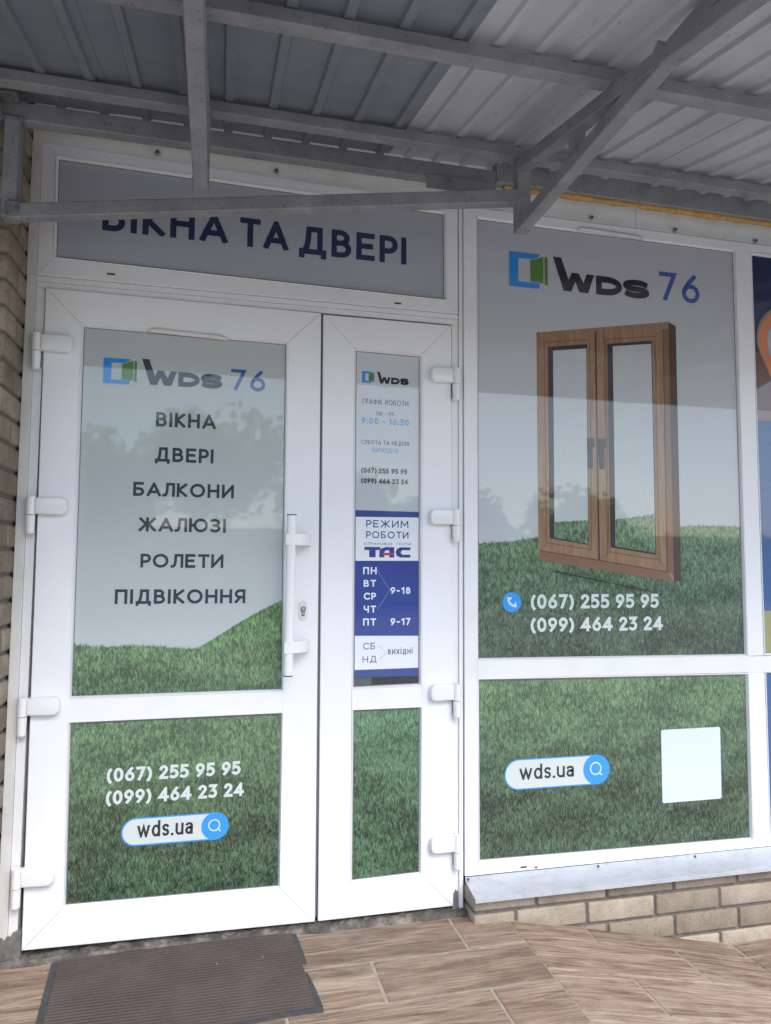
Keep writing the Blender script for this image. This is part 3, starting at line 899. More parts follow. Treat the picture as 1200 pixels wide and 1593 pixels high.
for g in (G_W1, G_W2, G_V1, G_V2):
    bead('bead', g, PV, sw, .0082); gasket(g, sw)
    flat('glass_pane', offs(g, .003), GY + .0012, M['glass'], sw, .006)
MB().box((1.697 - .012, -.0016, .1052), (1.697 + .012, .002, .1106)).build('drain_slot', M['gap'], sw)
MB().box((1.741, -.0012, .0995), (1.752, .002, .1060)).build('rust_spot', M['rust'], sw)
# drip sill: flange, slope, lip
sl_prof = [(-.0015, .0930), (-.0015, .0795), (-.1270, .0735), (-.1300, .0720), (-.1300, .0600), (-.1285, .0600), (-.1285, .0700), (-.1265, .0715), (.0, .0780), (.0, .0930)]
xs = (1.4700, 3.50); n = len(sl_prof)
V = [(xs[0] - (.010 if y < -.1 else 0), y, z) for y, z in sl_prof] + [(xs[1], y, z) for y, z in sl_prof]
so = mk('sill', V, [tuple(range(n)), tuple(range(n, 2 * n))] + [(i, (i + 1) % n, n + (i + 1) % n, n + i) for i in range(n)], M['sill'], sw)
for x in (1.480, 2.000, 2.420, 2.83, 3.24):
    MB().tube((x, -.0050, .0850), (x, -.0012, .0850), .0042, 10).build('screw', M['darkmetal'], so)

# white boards under the canopy, with bolts
def board(xa, xb, label, bolts):
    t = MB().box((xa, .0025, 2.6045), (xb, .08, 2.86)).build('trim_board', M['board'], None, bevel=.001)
    tag(t, label, 'board')
    for x, z in bolts:
        b = MB().tube((x, -.006, z), (x, .003, z), .0105, 14).build('washer', M['steel'], t)
        MB().tube((x, -.0105, z), (x, -.004, z), .0052, 6).build('bolt', M['darkmetal'], b)
    return t
# fill between sloping transom head and board
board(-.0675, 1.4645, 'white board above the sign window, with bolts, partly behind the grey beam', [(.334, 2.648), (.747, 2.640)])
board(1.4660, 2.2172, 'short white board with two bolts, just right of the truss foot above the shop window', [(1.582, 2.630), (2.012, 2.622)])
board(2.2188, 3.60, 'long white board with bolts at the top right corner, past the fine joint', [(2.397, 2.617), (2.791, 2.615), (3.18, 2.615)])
MB().box((1.562, -.030, 2.612), (1.590, .004, 2.650)).build('bracket_stub', M['darkmetal'])
tag(bpy.data.objects['bracket_stub'], 'small dark metal stub on the white board beside the truss foot', 'bracket')

# ------------------------------------------------------------------ canopy
cp = thing('canopy', (.9, -.6, 2.3), 'grey painted steel canopy with corrugated sheets over the shop entrance', 'canopy')
S0, SS = 2.692, .239
def sz(y): return S0 + SS * y        # height of the sheet's rib bottoms, y negative outward
def sheet(name, xa, xb, ribs, mat, lift=0., y0=-.168, y1=-1.56):
    prof = []; H = .011
    cur = xa
    prof.append((xa, H))
    for rx in sorted(ribs):
        if rx - .02 < xa or rx + .02 > xb: continue
        prof += [(rx - .016, H), (rx - .011, 0), (rx + .011, 0), (rx + .016, H)]
    prof.append((xb, H))
    V = []; Fc = []; k = len(prof); t = .0012
    for y in (y0, y1):
        for x, h in prof: V.append((x, y, sz(y) + h + lift))
        for x, h in prof: V.append((x, y, sz(y) + h + lift + t))
    for i in range(k - 1):
        Fc += [(i, i + 1, 2 * k + i + 1, 2 * k + i), (k + i, k + i + 1, 3 * k + i + 1, 3 * k + i), (i, i + 1, k + i + 1, k + i), (2 * k + i, 2 * k + i + 1, 3 * k + i + 1, 3 * k + i)]
    Fc += [(0, k, 3 * k, 2 * k), (k - 1, 2 * k - 1, 4 * k - 1, 3 * k - 1)]
    return mk(name, V, Fc, mat, cp)
rl = [.0535 + .1300 * i for i in range(-10, 9)]
rr_ = [1.1959 + .1035 * i for i in range(-1, 30)]
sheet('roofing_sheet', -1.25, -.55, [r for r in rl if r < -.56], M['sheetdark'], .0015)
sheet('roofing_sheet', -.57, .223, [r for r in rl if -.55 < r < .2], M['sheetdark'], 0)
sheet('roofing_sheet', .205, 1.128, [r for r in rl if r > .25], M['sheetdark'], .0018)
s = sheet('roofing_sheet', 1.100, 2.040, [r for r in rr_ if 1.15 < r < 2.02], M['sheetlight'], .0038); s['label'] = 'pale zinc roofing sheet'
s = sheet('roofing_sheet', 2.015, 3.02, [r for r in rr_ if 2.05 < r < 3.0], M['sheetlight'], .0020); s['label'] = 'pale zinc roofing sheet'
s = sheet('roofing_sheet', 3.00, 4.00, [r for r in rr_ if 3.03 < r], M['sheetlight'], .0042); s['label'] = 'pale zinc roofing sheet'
PT = M['paint']
def purlin(y, h=.036, d=.040):
    z = sz(y) - .001
    MB().box((-1.25, y, z - h), (4.0, y + d, z)).build('purlin', PT, cp, bevel=.0025)
purlin(-.435); purlin(-1.003); purlin(-1.52, .05, .05)
# front wall beam in two lengths
MB().box((-1.25, -.250, 2.5510), (1.498, -.208, 2.6085)).build('wall_beam', PT, cp, bevel=.003)
MB().box((1.500, -.250, 2.5690), (4.0, -.208, 2.6480)).build('wall_beam', PT, cp, bevel=.003)
V = []  # strip added behind the sheets to block daylight leaking onto the white boards
fx = [(.0300, 2.8200), (-.0010, 2.8150), (-.30, 2.7050), (-.30, 2.7035), (-.0025, 2.8130), (-.0025, 2.70), (.0000, 2.70), (.0300, 2.70)]
mk('added_flashing', [(x, y, z) for x in (-1.25, 4.0) for y, z in fx[:5]], [(0, 1, 2, 3, 4), (5, 6, 7, 8, 9)] + [(i, (i + 1) % 5, 5 + (i + 1) % 5, 5 + i) for i in range(5)], M['sheetlight'], cp)
def truss(x, w=.044):
    t = link('truss', None, cp, (x, -.43, 2.3))
    zb0, zb1 = 2.331, 2.366
    ye = -1.49
    MB().beam((x, -.418, 2.329), (x, ye, 2.352), w - .003, .040).build('bottom_chord', PT, t, bevel=.0025)
    y0 = -.412
    MB().beam((x, y0, sz(y0) - .060), (x, ye, sz(ye) - .060), w, .040).build('top_chord', PT, t, bevel=.0025)
    MB().box((x - w / 2 - .0015, -.437, 2.3085), (x + w / 2 + .0015, -.396, 2.5480)).build('post', PT, t, bevel=.0025)
    MB().box((x - .018, -.800, 2.345), (x + .018, -.764, 2.445)).build('web', PT, t, bevel=.0025)
    MB().beam((x, -1.19, 2.352), (x, -1.165, 2.362 + .020), .036, .036).build('web', PT, t)
    # welds
    for (yy, zz) in ((-.415, 2.545), (-.440, 2.335), (-.782, 2.353), (-.782, 2.440)):
        MB().box((x - w / 2 - .0025, yy - .010, zz - .005), (x + w / 2 + .0025, yy + .010, zz + .005)).build('weld', M['weld'], t, bevel=.003)
    return t
truss(1.5205); truss(.4975)
truss(3.10); truss(-.93)
# post on the pier and diagonal tie
MB().box((-.0835, -.252, 2.245), (-.0410, -.203, 2.5510)).build('post', PT, cp, bevel=.003)
MB().box((-.110, -.262, 2.548), (-.030, -.203, 2.556)).build('cap_plate', M['weld'], cp, bevel=.002)
MB().box((-.1200, -.300, 2.600), (-.0420, -.235, 2.6250)).build('bracket', M['weld'], cp, bevel=.004)
MB().box((-.1400, -.405, 2.535), (-.0900, -.252, 2.5870)).build('bracket', PT, cp, bevel=.004)
MB().beam((-.062, -.2500, 2.2560), (1.512, -.4160, 2.4230), .040, .044).build('tie_bar', PT, cp, bevel=.003)
m_ = MB()
m_.box((-.066, -.278, 2.238), (-.020, -.226, 2.290))
for k in range(26):
    t = k / 25; x = .95 + .53 * t
m_.build('weld', M['weld'], cp, bevel=.008)
MB().box((1.24, -.2565, 2.5080), (1.497, -.2515, 2.5600)).build('gusset_plate', PT, cp, bevel=.002)
# foam seam
r = random.Random(3)
V = []; Fc = []; nseg = 90; ring = 7
for i in range(nseg + 1):
    x = 1.535 + (3.55 - 1.535) * i / nseg
    rad = .0095 * (1 + .35 * noise.noise(Vector((x * 9, 0, 0))) + .15 * r.uniform(-1, 1))
    for k in range(ring):
        t = 2 * math.pi * k / ring
        V.append((x, -.228 + rad * 1.2 * math.cos(t) + .002 * r.uniform(-1, 1), 2.5650 + rad * math.sin(t)))
for i in range(nseg):
    for k in range(ring):
        Fc.append((i * ring + k, i * ring + (k + 1) % ring, (i + 1) * ring + (k + 1) % ring, (i + 1) * ring + k))
fo = mk('foam_bead', V, Fc, M['foam'], None, smooth=True)
tag(fo, 'thin yellow foam seam along the lower edge of the grey beam', 'foam seam')

# ================================================================== WINDOW FILMS
gy = GY - .0004
SKYP = dict()
M['f_up'] = film('print_door_sky', (.485, .525, .52), (.45, .49, .48), .9, 2.0)
M['f_big'] = film('print_window_sky', (.50, .53, .55), (.46, .475, .505), 1.3, 2.55)
M['f_sign'] = film('print_sign_grey', (.41, .425, .465))
M['f_small'] = film('print_hours_grey', (.50, .54, .56), (.54, .57, .60), 1.4, 2.0)
M['f_inpic'] = film('print_inpic_sky', (.52, .56, .56), (.46, .49, .52), 1.4, 2.1)
M['g_up'] = grass_film('print_grass_door_top', .98, .75, (.155, .275, .115), (.050, .105, .042), 1.0)
M['g_hill'] = grass_film('print_grass_hill', 1.10, .80, (.125, .25, .085), (.075, .17, .06), 5.0)
M['g_low'] = grass_film('print_grass_door_low', .70, .30, (.12, .215, .095), (.036, .076, .034), 2.0)
M['g_nar'] = grass_film('print_grass_narrow', .70, .30, (.10, .215, .10), (.036, .088, .040), 9.0)
M['g_big'] = grass_film('print_grass_window', 1.38, .95, (.14, .24, .12), (.042, .076, .040), 3.0)
M['g_big2'] = grass_film('print_grass_window_low', .80, .35, (.125, .225, .10), (.036, .074, .036), 4.0)
M['g_shadow'] = grass_film('print_grass_shadow', 1.38, .95, (.088, .155, .078), (.032, .058, .031), 3.0)
M['g_inpic'] = grass_film('print_grass_in_picture', 1.45, 1.10, (.17, .28, .16), (.06, .12, .06), 6.0)

def filmthing(name, g, mat, label, cat='window sticker'):
    q = offs(g, -.0012)
    loc = (sum(p[0] for p in q) / 4, gy, q[3][1])
    o = MB().prism(q, gy, gy + .0006).build(name, mat, None, origin=(0, 0, 0))
    return tag(o, label, cat)

# door, upper
f1 = filmthing('window_film', G_L, M['f_up'], 'printed film with a list of six words over a green hill on the wide door', )
qb = quad_bottom(offs(G_L, -.0012))
hill = lambda x: .9298 + max(0.0, (x - .5155)) * .62 - max(0.0, x - .64) ** 2 * .55 + max(0, .0) if x > .5155 else .90
ragged_grass('hill_picture', M['g_hill'], f1, hill, .5155, .7975, lambda x: .86, gy - .0003, .004, .006, 4)
gt = lambda x: .9464 + (.9290 - .9464) * (x - .12) / .4 + .003 * math.sin(x * 23)
ragged_grass('grass_picture', M['g_up'], f1, gt, .1230, .7975, lambda x: qb(x), gy - .0006, .012, .004, 5)
logo(f1, .1808, .2888, 1.8221, 1.9101)
wordmark(f1, .3046, .4207, .5743, 1.8262, .0510, M['p_char'])
lettering('76', .6038, .7231, 1.8258, .0750, M['p_blue76'], f1, gap=.20, weight=.155)
for s_, a, b, z, c in (('ВІКНА', .3561, .5559, 1.6826, .0505), ('ДВЕРІ', .3562, .5506, 1.5620, .0495), ('БАЛКОНИ', .2897, .6226, 1.4420, .0475), ('ЖАЛЮЗІ', .3107, .5980, 1.3220, .0478), ('РОЛЕТИ', .3204, .5927, 1.2002, .0468), ('ПІДВІКОННЯ', .2430, .6697, 1.0788, .0485)):
    lettering(s_, a, b, z, c, M['p_char'], f1, gap=.16, weight=.195)

def pill(parent, x0, x1, z0, z1, tx0, tx1, tb, tcap, cx, cr, y):
    def cap(xa, xb, za, zb2):
        r_ = (zb2 - za) / 2; zc = (za + zb2) / 2; p = []
        for k in range(17):
            t = math.pi / 2 + math.pi * k / 16; p.append((xa + r_ + r_ * math.cos(t), zc + r_ * math.sin(t)))
        for k in range(17):
            t = -math.pi / 2 + math.pi * k / 16; p.append((xb - r_ + r_ * math.cos(t), zc + r_ * math.sin(t)))
        return p
    e = .0042
    b = flat('search_bar', cap(x0, x1, z0, z1), y, M['p_cyan'], parent)
    flat('search_field', cap(x0 + e, x1 - e, z0 + e, z1 - e), y - .0003, M['p_bar'], b)
    zc = (z0 + z1) / 2
    flat('search_button', [(cx + cr * math.cos(2 * math.pi * k / 32), zc + cr * math.sin(2 * math.pi * k / 32)) for k in range(32)], y - .0006, M['p_cyan'], b)
    # magnifier ring and handle
    V = []; Fc = []; ro, ri = cr * .44, cr * .35; ox, oz = cx - cr * .06, zc + cr * .07
    for k in range(24):
        t = 2 * math.pi * k / 24
        V += [(ox + ro * math.cos(t), y - .0010, oz + ro * math.sin(t)), (ox + ri * math.cos(t), y - .0010, oz + ri * math.sin(t))]
    for k in range(24): Fc.append((2 * k, 2 * k + 1, (2 * k + 3) % 48, (2 * k + 2) % 48))
    n0 = len(V); a = math.radians(-45); c_, s_ = math.cos(a), math.sin(a); hw = cr * .045
    for (u, v) in ((ro * .98, -hw), (ro * 1.5, -hw), (ro * 1.5, hw), (ro * .98, hw)):
        V.append((ox + u * c_ - v * s_, y - .0010, oz + u * s_ + v * c_))
    Fc.append((n0, n0 + 1, n0 + 2, n0 + 3))
    mk('magnifier_icon', V, Fc, M['p_pale'], b)
    lettering('wds.ua', tx0, tx1, tb, tcap, M['p_black'], b, y=y - .0010, gap=.13, weight=.15)
# door, lower
f2 = filmthing('window_film', G_L2, M['g_low'], 'lawn film with phone numbers and search bar on the wide door, lower pane')
lettering('(067) 255 95 95', .2375, .6659, .5005, .0450, M['p_pale'], f2, gap=.13, weight=.21, space=.40)
lettering('(099) 464 23 24', .2374, .6782, .4285, .0450, M['p_pale'], f2, gap=.13, weight=.21, space=.40)
pill(f2, .2880, .6310, .2915, .3805, .3377, .5141, .3170, .0520, .5860, .0450, gy - .0006)
# narrow leaf, upper: company hours
f3 = filmthing('window_film', [G_R[0], G_R[1], (1.2965, .8170), (1.0541, .8170)], M['f_small'], 'pale grey film with small company logo and opening hours on the narrow door')
logo(f3, 1.0751, 1.1206, 1.8849, 1.9266)
wordmark(f3, 1.1312, 1.1830, 1.2531, 1.8850, .0250, M['p_black'])
lettering('ГРАФІК РОБОТИ', 1.0773, 1.2520, 1.8053, .0190, M['p_char'], f3, weight=.115)
lettering('ПН - ПТ', 1.1307, 1.1974, 1.7645, .0135, M['p_greytext'], f3, weight=0.165)
lettering('9:00 - 16:30', 1.0744, 1.2539, 1.7315, .0232, M['p_lightblue'], f3, weight=0.190)
lettering('СУБОТА ТА НЕДІЛЯ', 1.0737, 1.2542, 1.6560, .0150, M['p_char'], f3, weight=.12)
lettering('ВИХІДНІ', 1.1151, 1.2137, 1.6265, .0182, M['p_lightblue'], f3, weight=0.130)
lettering('(067) 255 95 95', 1.0748, 1.2481, 1.5495, .0190, M['p_black'], f3, gap=.13, weight=.21, space=.40)
lettering('(099) 464 23 24', 1.0751, 1.2520, 1.5115, .0190, M['p_black'], f3, gap=.13, weight=.21, space=.40)
# insurer's poster over it
ps = MB().prism([(1.0560, 1.4125), (1.2930, 1.4111), (1.2940, .8120), (1.0570, .8142)], gy - .0006, gy - .0001).build('hours_poster', M['p_tasband'], None, origin=(0, 0, 0))
tag(ps, 'blue and white opening hours poster with weekday list on the narrow door', 'poster')
yp = gy - .0009
flat('poster_panel', [(1.0565, 1.3879), (1.2930, 1.3905), (1.2930, 1.2307), (1.0570, 1.2289)], yp, M['p_white'], ps)
flat('poster_panel', [(1.0570, 1.2270), (1.2930, 1.2285), (1.2930, .9590), (1.0570, .9625)], yp, M['p_tas'], ps)
flat('poster_panel', [(1.0575, .9607), (1.2935, .9569), (1.2937, .8420), (1.0580, .8400)], yp, M['p_white'], ps)
yt = yp - .0004
for s_, a, b, z, c, mt, wgt in (('РЕЖИМ', 1.0953, 1.2542, 1.3508, .0265, 'p_tas', .15), ('РОБОТИ', 1.0956, 1.2544, 1.3113, .0255, 'p_tas', .15), ('СТРАХОВОЇ  ГРУПИ', 1.0880, 1.2634, 1.2870, .0085, 'p_tas', .15),
    ('ПН', 1.0855, 1.1354, 1.1805, .0260, 'p_white', .20), ('ВТ', 1.0880, 1.1336, 1.1354, .0250, 'p_white', .20), ('СР', 1.0885, 1.1340, 1.0890, .0252, 'p_white', .20), ('ЧТ', 1.0889, 1.1344, 1.0428, .0250, 'p_white', .20), ('ПТ', 1.0872, 1.1348, .9966, .0255, 'p_white', .20),
    ('9-18', 1.1878, 1.2627, 1.1094, .0248, 'p_white', .20), ('9-17', 1.1885, 1.2632, .9968, .0255, 'p_white', .20), ('СБ', 1.0880, 1.1319, .9115, .0237, 'p_greytext', .14), ('НД', 1.0865, 1.1380, .8656, .0225, 'p_greytext', .14), ('вихідні', 1.1799, 1.2717, .8925, .0225, 'p_greytext', .14)):
    lettering(s_, a, b, z, c, M[mt], ps, y=yt, weight=wgt)
# emblem letters
zb_, zc_ = 1.2420, 1.2795; hh = zc_ - zb_
def em(pts, x0, w, mt, dy=0): flat('emblem', [(x0 + u * w, zb_ + v * hh) for u, v in pts], yt + dy, M[mt], ps)
em([(0, 1), (1, 1), (1, .70), (.70, .70), (.70, 0), (.30, 0), (.30, .70), (0, .70)], 1.0891, .060, 'p_tas')
em([(0, 0), (0, .60), (.12, .85), (.40, 1), (1, 1), (1, 0), (.66, 0), (.66, .26), (.66, .70), (.44, .68), (.34, .55), (.34, 0)], 1.1450, .056, 'p_tas')
em([(.20, .20), (.20, .44), (.95, .44), (.95, .20)], 1.1450, .056, 'p_red', -.0003)
em([(1, 1), (.30, 1), (.08, .82), (0, .5), (.08, .18), (.30, 0), (1, 0), (1, .28), (.45, .28), (.34, .5), (.45, .72), (1, .72)], 1.2060, .056, 'p_tas')
def thin(parent, pts, y, mt, w=.0011):
    for (a, b) in zip(pts[:-1], pts[1:]):
        d = Vector((b[0] - a[0], b[1] - a[1])).normalized(); n_ = Vector((-d.y, d.x)) * w / 2
        flat('line', [(a[0] + n_.x, a[1] + n_.y), (b[0] + n_.x, b[1] + n_.y), (b[0] - n_.x, b[1] - n_.y), (a[0] - n_.x, a[1] - n_.y)], y, M[mt], parent)
thin(ps, [(1.1372, 1.1966), (1.1846, 1.1220), (1.1384, 1.0520)], yt, 'p_line', .0014)
thin(ps, [(1.1429, .9263), (1.1739, .8981), (1.1455, .8727)], yt, 'p_greytext', .0008)
# narrow leaf, lower
f4 = filmthing('window_film', G_R2, M['g_nar'], 'plain lawn printed film without writing on the lower pane of the narrow door')
# sign window
f5 = filmthing('window_film', G_T, M['f_sign'], 'grey film with large navy words above the doors, behind the tie bar', 'window sticker')
lettering('ВІКНА', .1600, .5804, 2.3540, .106, M['p_navy'], f5, gap=.17, weight=.195)
lettering('ТА', .6231, .7960, 2.3515, .106, M['p_navy'], f5, gap=.17, weight=.195)
lettering('ДВЕРІ', .8353, 1.2412, 2.3480, .105, M['p_navy'], f5, gap=.17, weight=.195)
# big window, upper
f6 = filmthing('window_film', G_W1, M['f_big'], 'tall printed film showing a brown wooden window above a lawn on the big shop window')
def lerpf(pts):
    def f(x):
        for (a, b) in zip(pts[:-1], pts[1:]):
            if x <= b[0]: return a[1] + (b[1] - a[1]) * (x - a[0]) / (b[0] - a[0])
        return pts[-1][1]
    return f
qb6 = quad_bottom(offs(G_W1, -.0012))
ht = lerpf([(1.52, 1.296), (1.6, 1.303), (1.68, 1.310), (1.85, 1.337), (2.1, 1.368), (2.4, 1.378), (2.55, 1.384), (2.70, 1.381)])
ragged_grass('grass_picture', M['g_big'], f6, ht, 1.5270, 2.6850, qb6, gy - .0003, .014, .0045, 8)
_sh = []
for k in range(25):
    u = k / 24; _sh.append((1.83 + .46 * u, 1.195 - .085 * u + .016 * math.sin(math.pi * u) + .003 * math.sin(u * 60)))
for k in range(24, -1, -1):
    u = k / 24; _sh.append((1.83 + .46 * u, 1.195 - .085 * u - .020 * math.sin(math.pi * u) + .003 * math.sin(u * 71 + 1)))
flat('picture_shadow', _sh, gy - .0005, M['g_shadow'], f6)
# pictured oak window
y0p = gy - .0006
wp = flat('window_picture', [(1.773, 2.131), (2.365, 2.226), (2.363, 1.155), (1.773, 1.238)], y0p, M['oak'], f6)
flat('picture_side', [(2.365, 2.226), (2.400, 2.211), (2.397, 1.160), (2.363, 1.155)], y0p, M['p_oakdark'], wp)
flat('picture_shade', [(2.339, 2.192), (2.365, 2.196), (2.363, 1.185), (2.334, 1.194)], y0p - .0003, film('p_oakmid', (.20, .108, .062)), wp)
flat('picture_shade', [(1.780, 1.270), (2.334, 1.191), (2.363, 1.155), (1.773, 1.238)], y0p - .0003, film('p_oaklow', (.22, .112, .066)), wp)
thin(wp, [(1.780, 1.273), (2.031, 1.238), (2.334, 1.194)], y0p - .0007, 'p_oakdark', .0035)
thin(wp, [(2.339, 2.192), (2.334, 1.194)], y0p - .0007, 'p_oakdark', .003)
thin(wp, [(2.030, 2.158), (2.031, 1.238)], y0p - .0007, 'p_reveal', .0065)
thin(wp, [(2.068, 2.163), (2.068, 1.245)], y0p - .0006, 'p_oakdark', .002)
for qq in ([(1.806, 2.094), (2.004, 2.122), (1.999, 1.280), (1.806, 1.304)], [(2.075, 2.128), (2.300, 2.160), (2.299, 1.242), (2.075, 1.272)]):
    thin(wp, qq + [qq[0]], y0p - .0005, 'p_oakmid2', .0028)
for a_, b_ in (((1.780, 2.128), (1.806, 2.094)), ((1.780, 1.273), (1.806, 1.304)), ((2.339, 2.190), (2.300, 2.160)), ((2.334, 1.194), (2.299, 1.242)), ((2.031, 1.240), (2.075, 1.272)), ((2.031, 2.160), (2.075, 2.128))):
    thin(wp, [a_, b_], y0p - .0005, 'p_oakmid2', .0018)
flat('picture_reveal', [(1.821, 2.076), (1.992, 2.102), (1.986, 1.298), (1.821, 1.322)], y0p - .0006, M['p_reveal'], wp)
flat('picture_reveal', [(2.082, 2.110), (2.286, 2.140), (2.285, 1.262), (2.082, 1.290)], y0p - .0006, M['p_reveal'], wp)
flat('picture_glass', [(1.843, 2.063), (1.988, 2.084), (1.984, 1.303), (1.841, 1.325)], y0p - .0009, M['f_inpic'], wp)
flat('picture_glass', [(2.106, 2.102), (2.282, 2.126), (2.281, 1.270), (2.104, 1.294)], y0p - .0009, M['f_inpic'], wp)
ragged_grass('picture_lawn', M['g_inpic'], wp, lerpf([(1.84, 1.385), (1.99, 1.395)]), 1.842, 1.984, lambda x: 1.325 - (x - 1.842) * .154, y0p - .0012, .008, .005, 11)
ragged_grass('picture_lawn', M['g_inpic'], wp, lerpf([(2.10, 1.400), (2.29, 1.425)]), 2.105, 2.281, lambda x: 1.294 - (x - 2.105) * .136, y0p - .0012, .008, .005, 12)
for px in (1.998, 2.050):
    flat('picture_handle', [(px - .013, 1.722), (px + .020, 1.722), (px + .020, 1.688), (px + .011, 1.684), (px + .010, 1.600), (px - .010, 1.600), (px - .013, 1.684)], y0p - .0014, M['p_handle'], wp)
logo(f6, 1.6587, 1.8234, 2.3081, 2.4497)
wordmark(f6, 1.8467, 2.0284, 2.2786, 2.3115, .0780, M['p_black'])
lettering('76', 2.3259, 2.5171, 2.3155, .1220, M['p_blue76'], f6, gap=.20, weight=.155)
ph = flat('phone_badge', [(1.662 + .038 * math.cos(2 * math.pi * k / 32), 1.077 + .038 * math.sin(2 * math.pi * k / 32)) for k in range(32)], gy - .0006, M['p_cyan'], f6)
hp = []
for k in range(15):
    t = math.radians(172) + math.radians(106) * k / 14
    hp.append((1.677 + .034 * math.cos(t), 1.092 + .034 * math.sin(t)))
for k in range(14, -1, -1):
    t = math.radians(172) + math.radians(106) * k / 14
    u = abs(k - 7) / 7
    rr = .0255 - (.010 if u > .62 else 0)
    hp.append((1.677 + rr * math.cos(t), 1.092 + rr * math.sin(t)))
flat('phone_icon', hp, gy - .0010, M['p_pale'], ph)
lettering('(067) 255 95 95', 1.7389, 2.2914, 1.0512, .0555, M['p_pale'], f6, gap=.13, weight=.21, space=.40)
lettering('(099) 464 23 24', 1.7381, 2.3074, .9632, .0545, M['p_pale'], f6, gap=.13, weight=.21, space=.40)
# big window, lower
f7 = filmthing('window_film', G_W2, M['g_big2'], 'lawn printed film with search bar and blank pale card on the lower shop window pane')
pill(f7, 1.6285, 2.0620, .3825, .4935, 1.6880, 1.9105, .4175, .0560, 2.0060, .0560, gy - .0006)
cr_ = .008
card = []
for (cx, cz, a0) in ((2.560 - cr_, .573 - cr_, 0), (2.290 + cr_, .573 - cr_, 90), (2.290 + cr_, .292 + cr_, 180), (2.558 - cr_, .292 + cr_, 270)):
    for k in range(5):
        t = math.radians(a0 + 90 * k / 4); card.append((cx + cr_ * math.cos(t), cz + cr_ * math.sin(t)))
flat('blank_card', card, gy - .0006, M['p_card'], f7)
# right-hand panes: blue advertisement
f8 = filmthing('window_film', G_V1, M['p_blue'], 'blue, brown and navy poster film with orange map pin at the right edge')
flat('colour_field', [(2.7780, 2.5540), (3.4185, 2.5540), (3.4185, 2.132), (2.7780, 2.132)], gy - .0003, M['p_darknavy'], f8)
flat('colour_field', [(2.7780, 2.132), (3.4185, 2.132), (3.4185, 1.836), (2.7785, 1.836)], gy - .0003, M['p_brown'], f8)
flat('colour_field', [(2.7785, 1.880), (3.4185, 1.880), (3.4185, 1.836), (2.7785, 1.836)], gy - .0006, M['p_tan'], f8)
flat('colour_field', [(2.7805, 1.036), (3.4185, 1.030), (3.4185, .862), (2.7805, .865)], gy - .0003, M['p_olive'], f8)
def pin(r_, cx, cz, tip):
    p = []
    for k in range(25):
        t = math.radians(-35 + 250 * k / 24); p.append((cx + r_ * math.cos(t), cz + r_ * math.sin(t)))
    p.append((cx, tip)); return p
pn = flat('map_pin', pin(.155, 2.948, 2.190, 1.83), gy - .0010, M['p_tan'], f8)
flat('pin_body', pin(.148, 2.950, 2.182, 1.84), gy - .0013, M['p_orange'], pn)
flat('pin_eye', [(2.955 + .108 * math.cos(2 * math.pi * k / 28), 2.178 + .115 * math.sin(2 * math.pi * k / 28)) for k in range(28)], gy - .0016, M['p_grey'], pn)
f9 = filmthing('window_film', G_V2, M['p_blue'], 'plain blue film on the lower pane at the right edge')

# curled strips of tape over the top edges of two panes
def tape(x0, x1, z, label, slope):
    V = []; Fc = []; n = 22
    for i in range(n + 1):
        t = i / n; x = x0 + (x1 - x0) * t
        e = min(t, 1 - t) * n; h = .016 * min(1, e / 1.5)
        y = -.004 - .003 * math.sin(t * 40) * .3
        zz = z + slope * (x - x0)
        V += [(x, y, zz - .006), (x, y - .002, zz - .006 + h), (x, y + .006, zz - .004 + h), (x, y + .008, zz - .006)]
    for i in range(n):
        for k in range(4): Fc.append((4 * i + k, 4 * i + (k + 1) % 4, 4 * i + 4 + (k + 1) % 4, 4 * i + 4 + k))
    Fc += [(0, 1, 2, 3), tuple(4 * n + k for k in range(4))]
    tag(mk('edge_strip', V, Fc, M['pvc_dirty'], None, smooth=True), label, 'strip')
tape(.318, .592, 2.0130, 'thin white plastic strip along the top of the wide door pane', -.030)
tape(1.947, 2.246, 2.5690, 'thin white plastic strip along the top of the big shop window pane', -.020)

# ================================================================== SMALL THINGS ON THE GROUND
# rough mortar edge under the doors
def rough_strip(name, x0, x1, y0, y1, z, mat, label, cat, seed, nx=90, ny=5, amp=.006):
    r = random.Random(seed); V = []; Fc = []
    for i in range(nx + 1):
        for j in range(ny + 1):
            x = x0 + (x1 - x0) * i / nx
            yy0 = y0 + .009 * noise.noise(Vector((x * 14, seed, 0)))
            y = yy0 + (y1 - yy0) * j / ny
            h = z + amp * noise.noise(Vector((x * 22, y * 60, seed))) + amp * .6 * noise.noise(Vector((x * 70, y * 90, seed)))
            if j == 0: h = LZ - .004
            V.append((x, y, h))
    for i in range(nx):
        for j in range(ny):
            a = i * (ny + 1) + j
            Fc.append((a, a + ny + 1, a + ny + 2, a + 1))
    n = len(V)
    V += [(x0, y0, LZ - .012), (x1, y0, LZ - .012), (x1, y1, LZ - .012), (x0, y1, LZ - .012)]
    o = mk(name, V, Fc, mat, None)
    return tag(o, label, cat)
rough_strip('threshold_mortar', -.10, 1.47, -.030, .06, -.0150, M['cement'], 'rough crumbling mortar strip on the ground under the two door leaves', 'mortar', 2, 220, 8, .008)
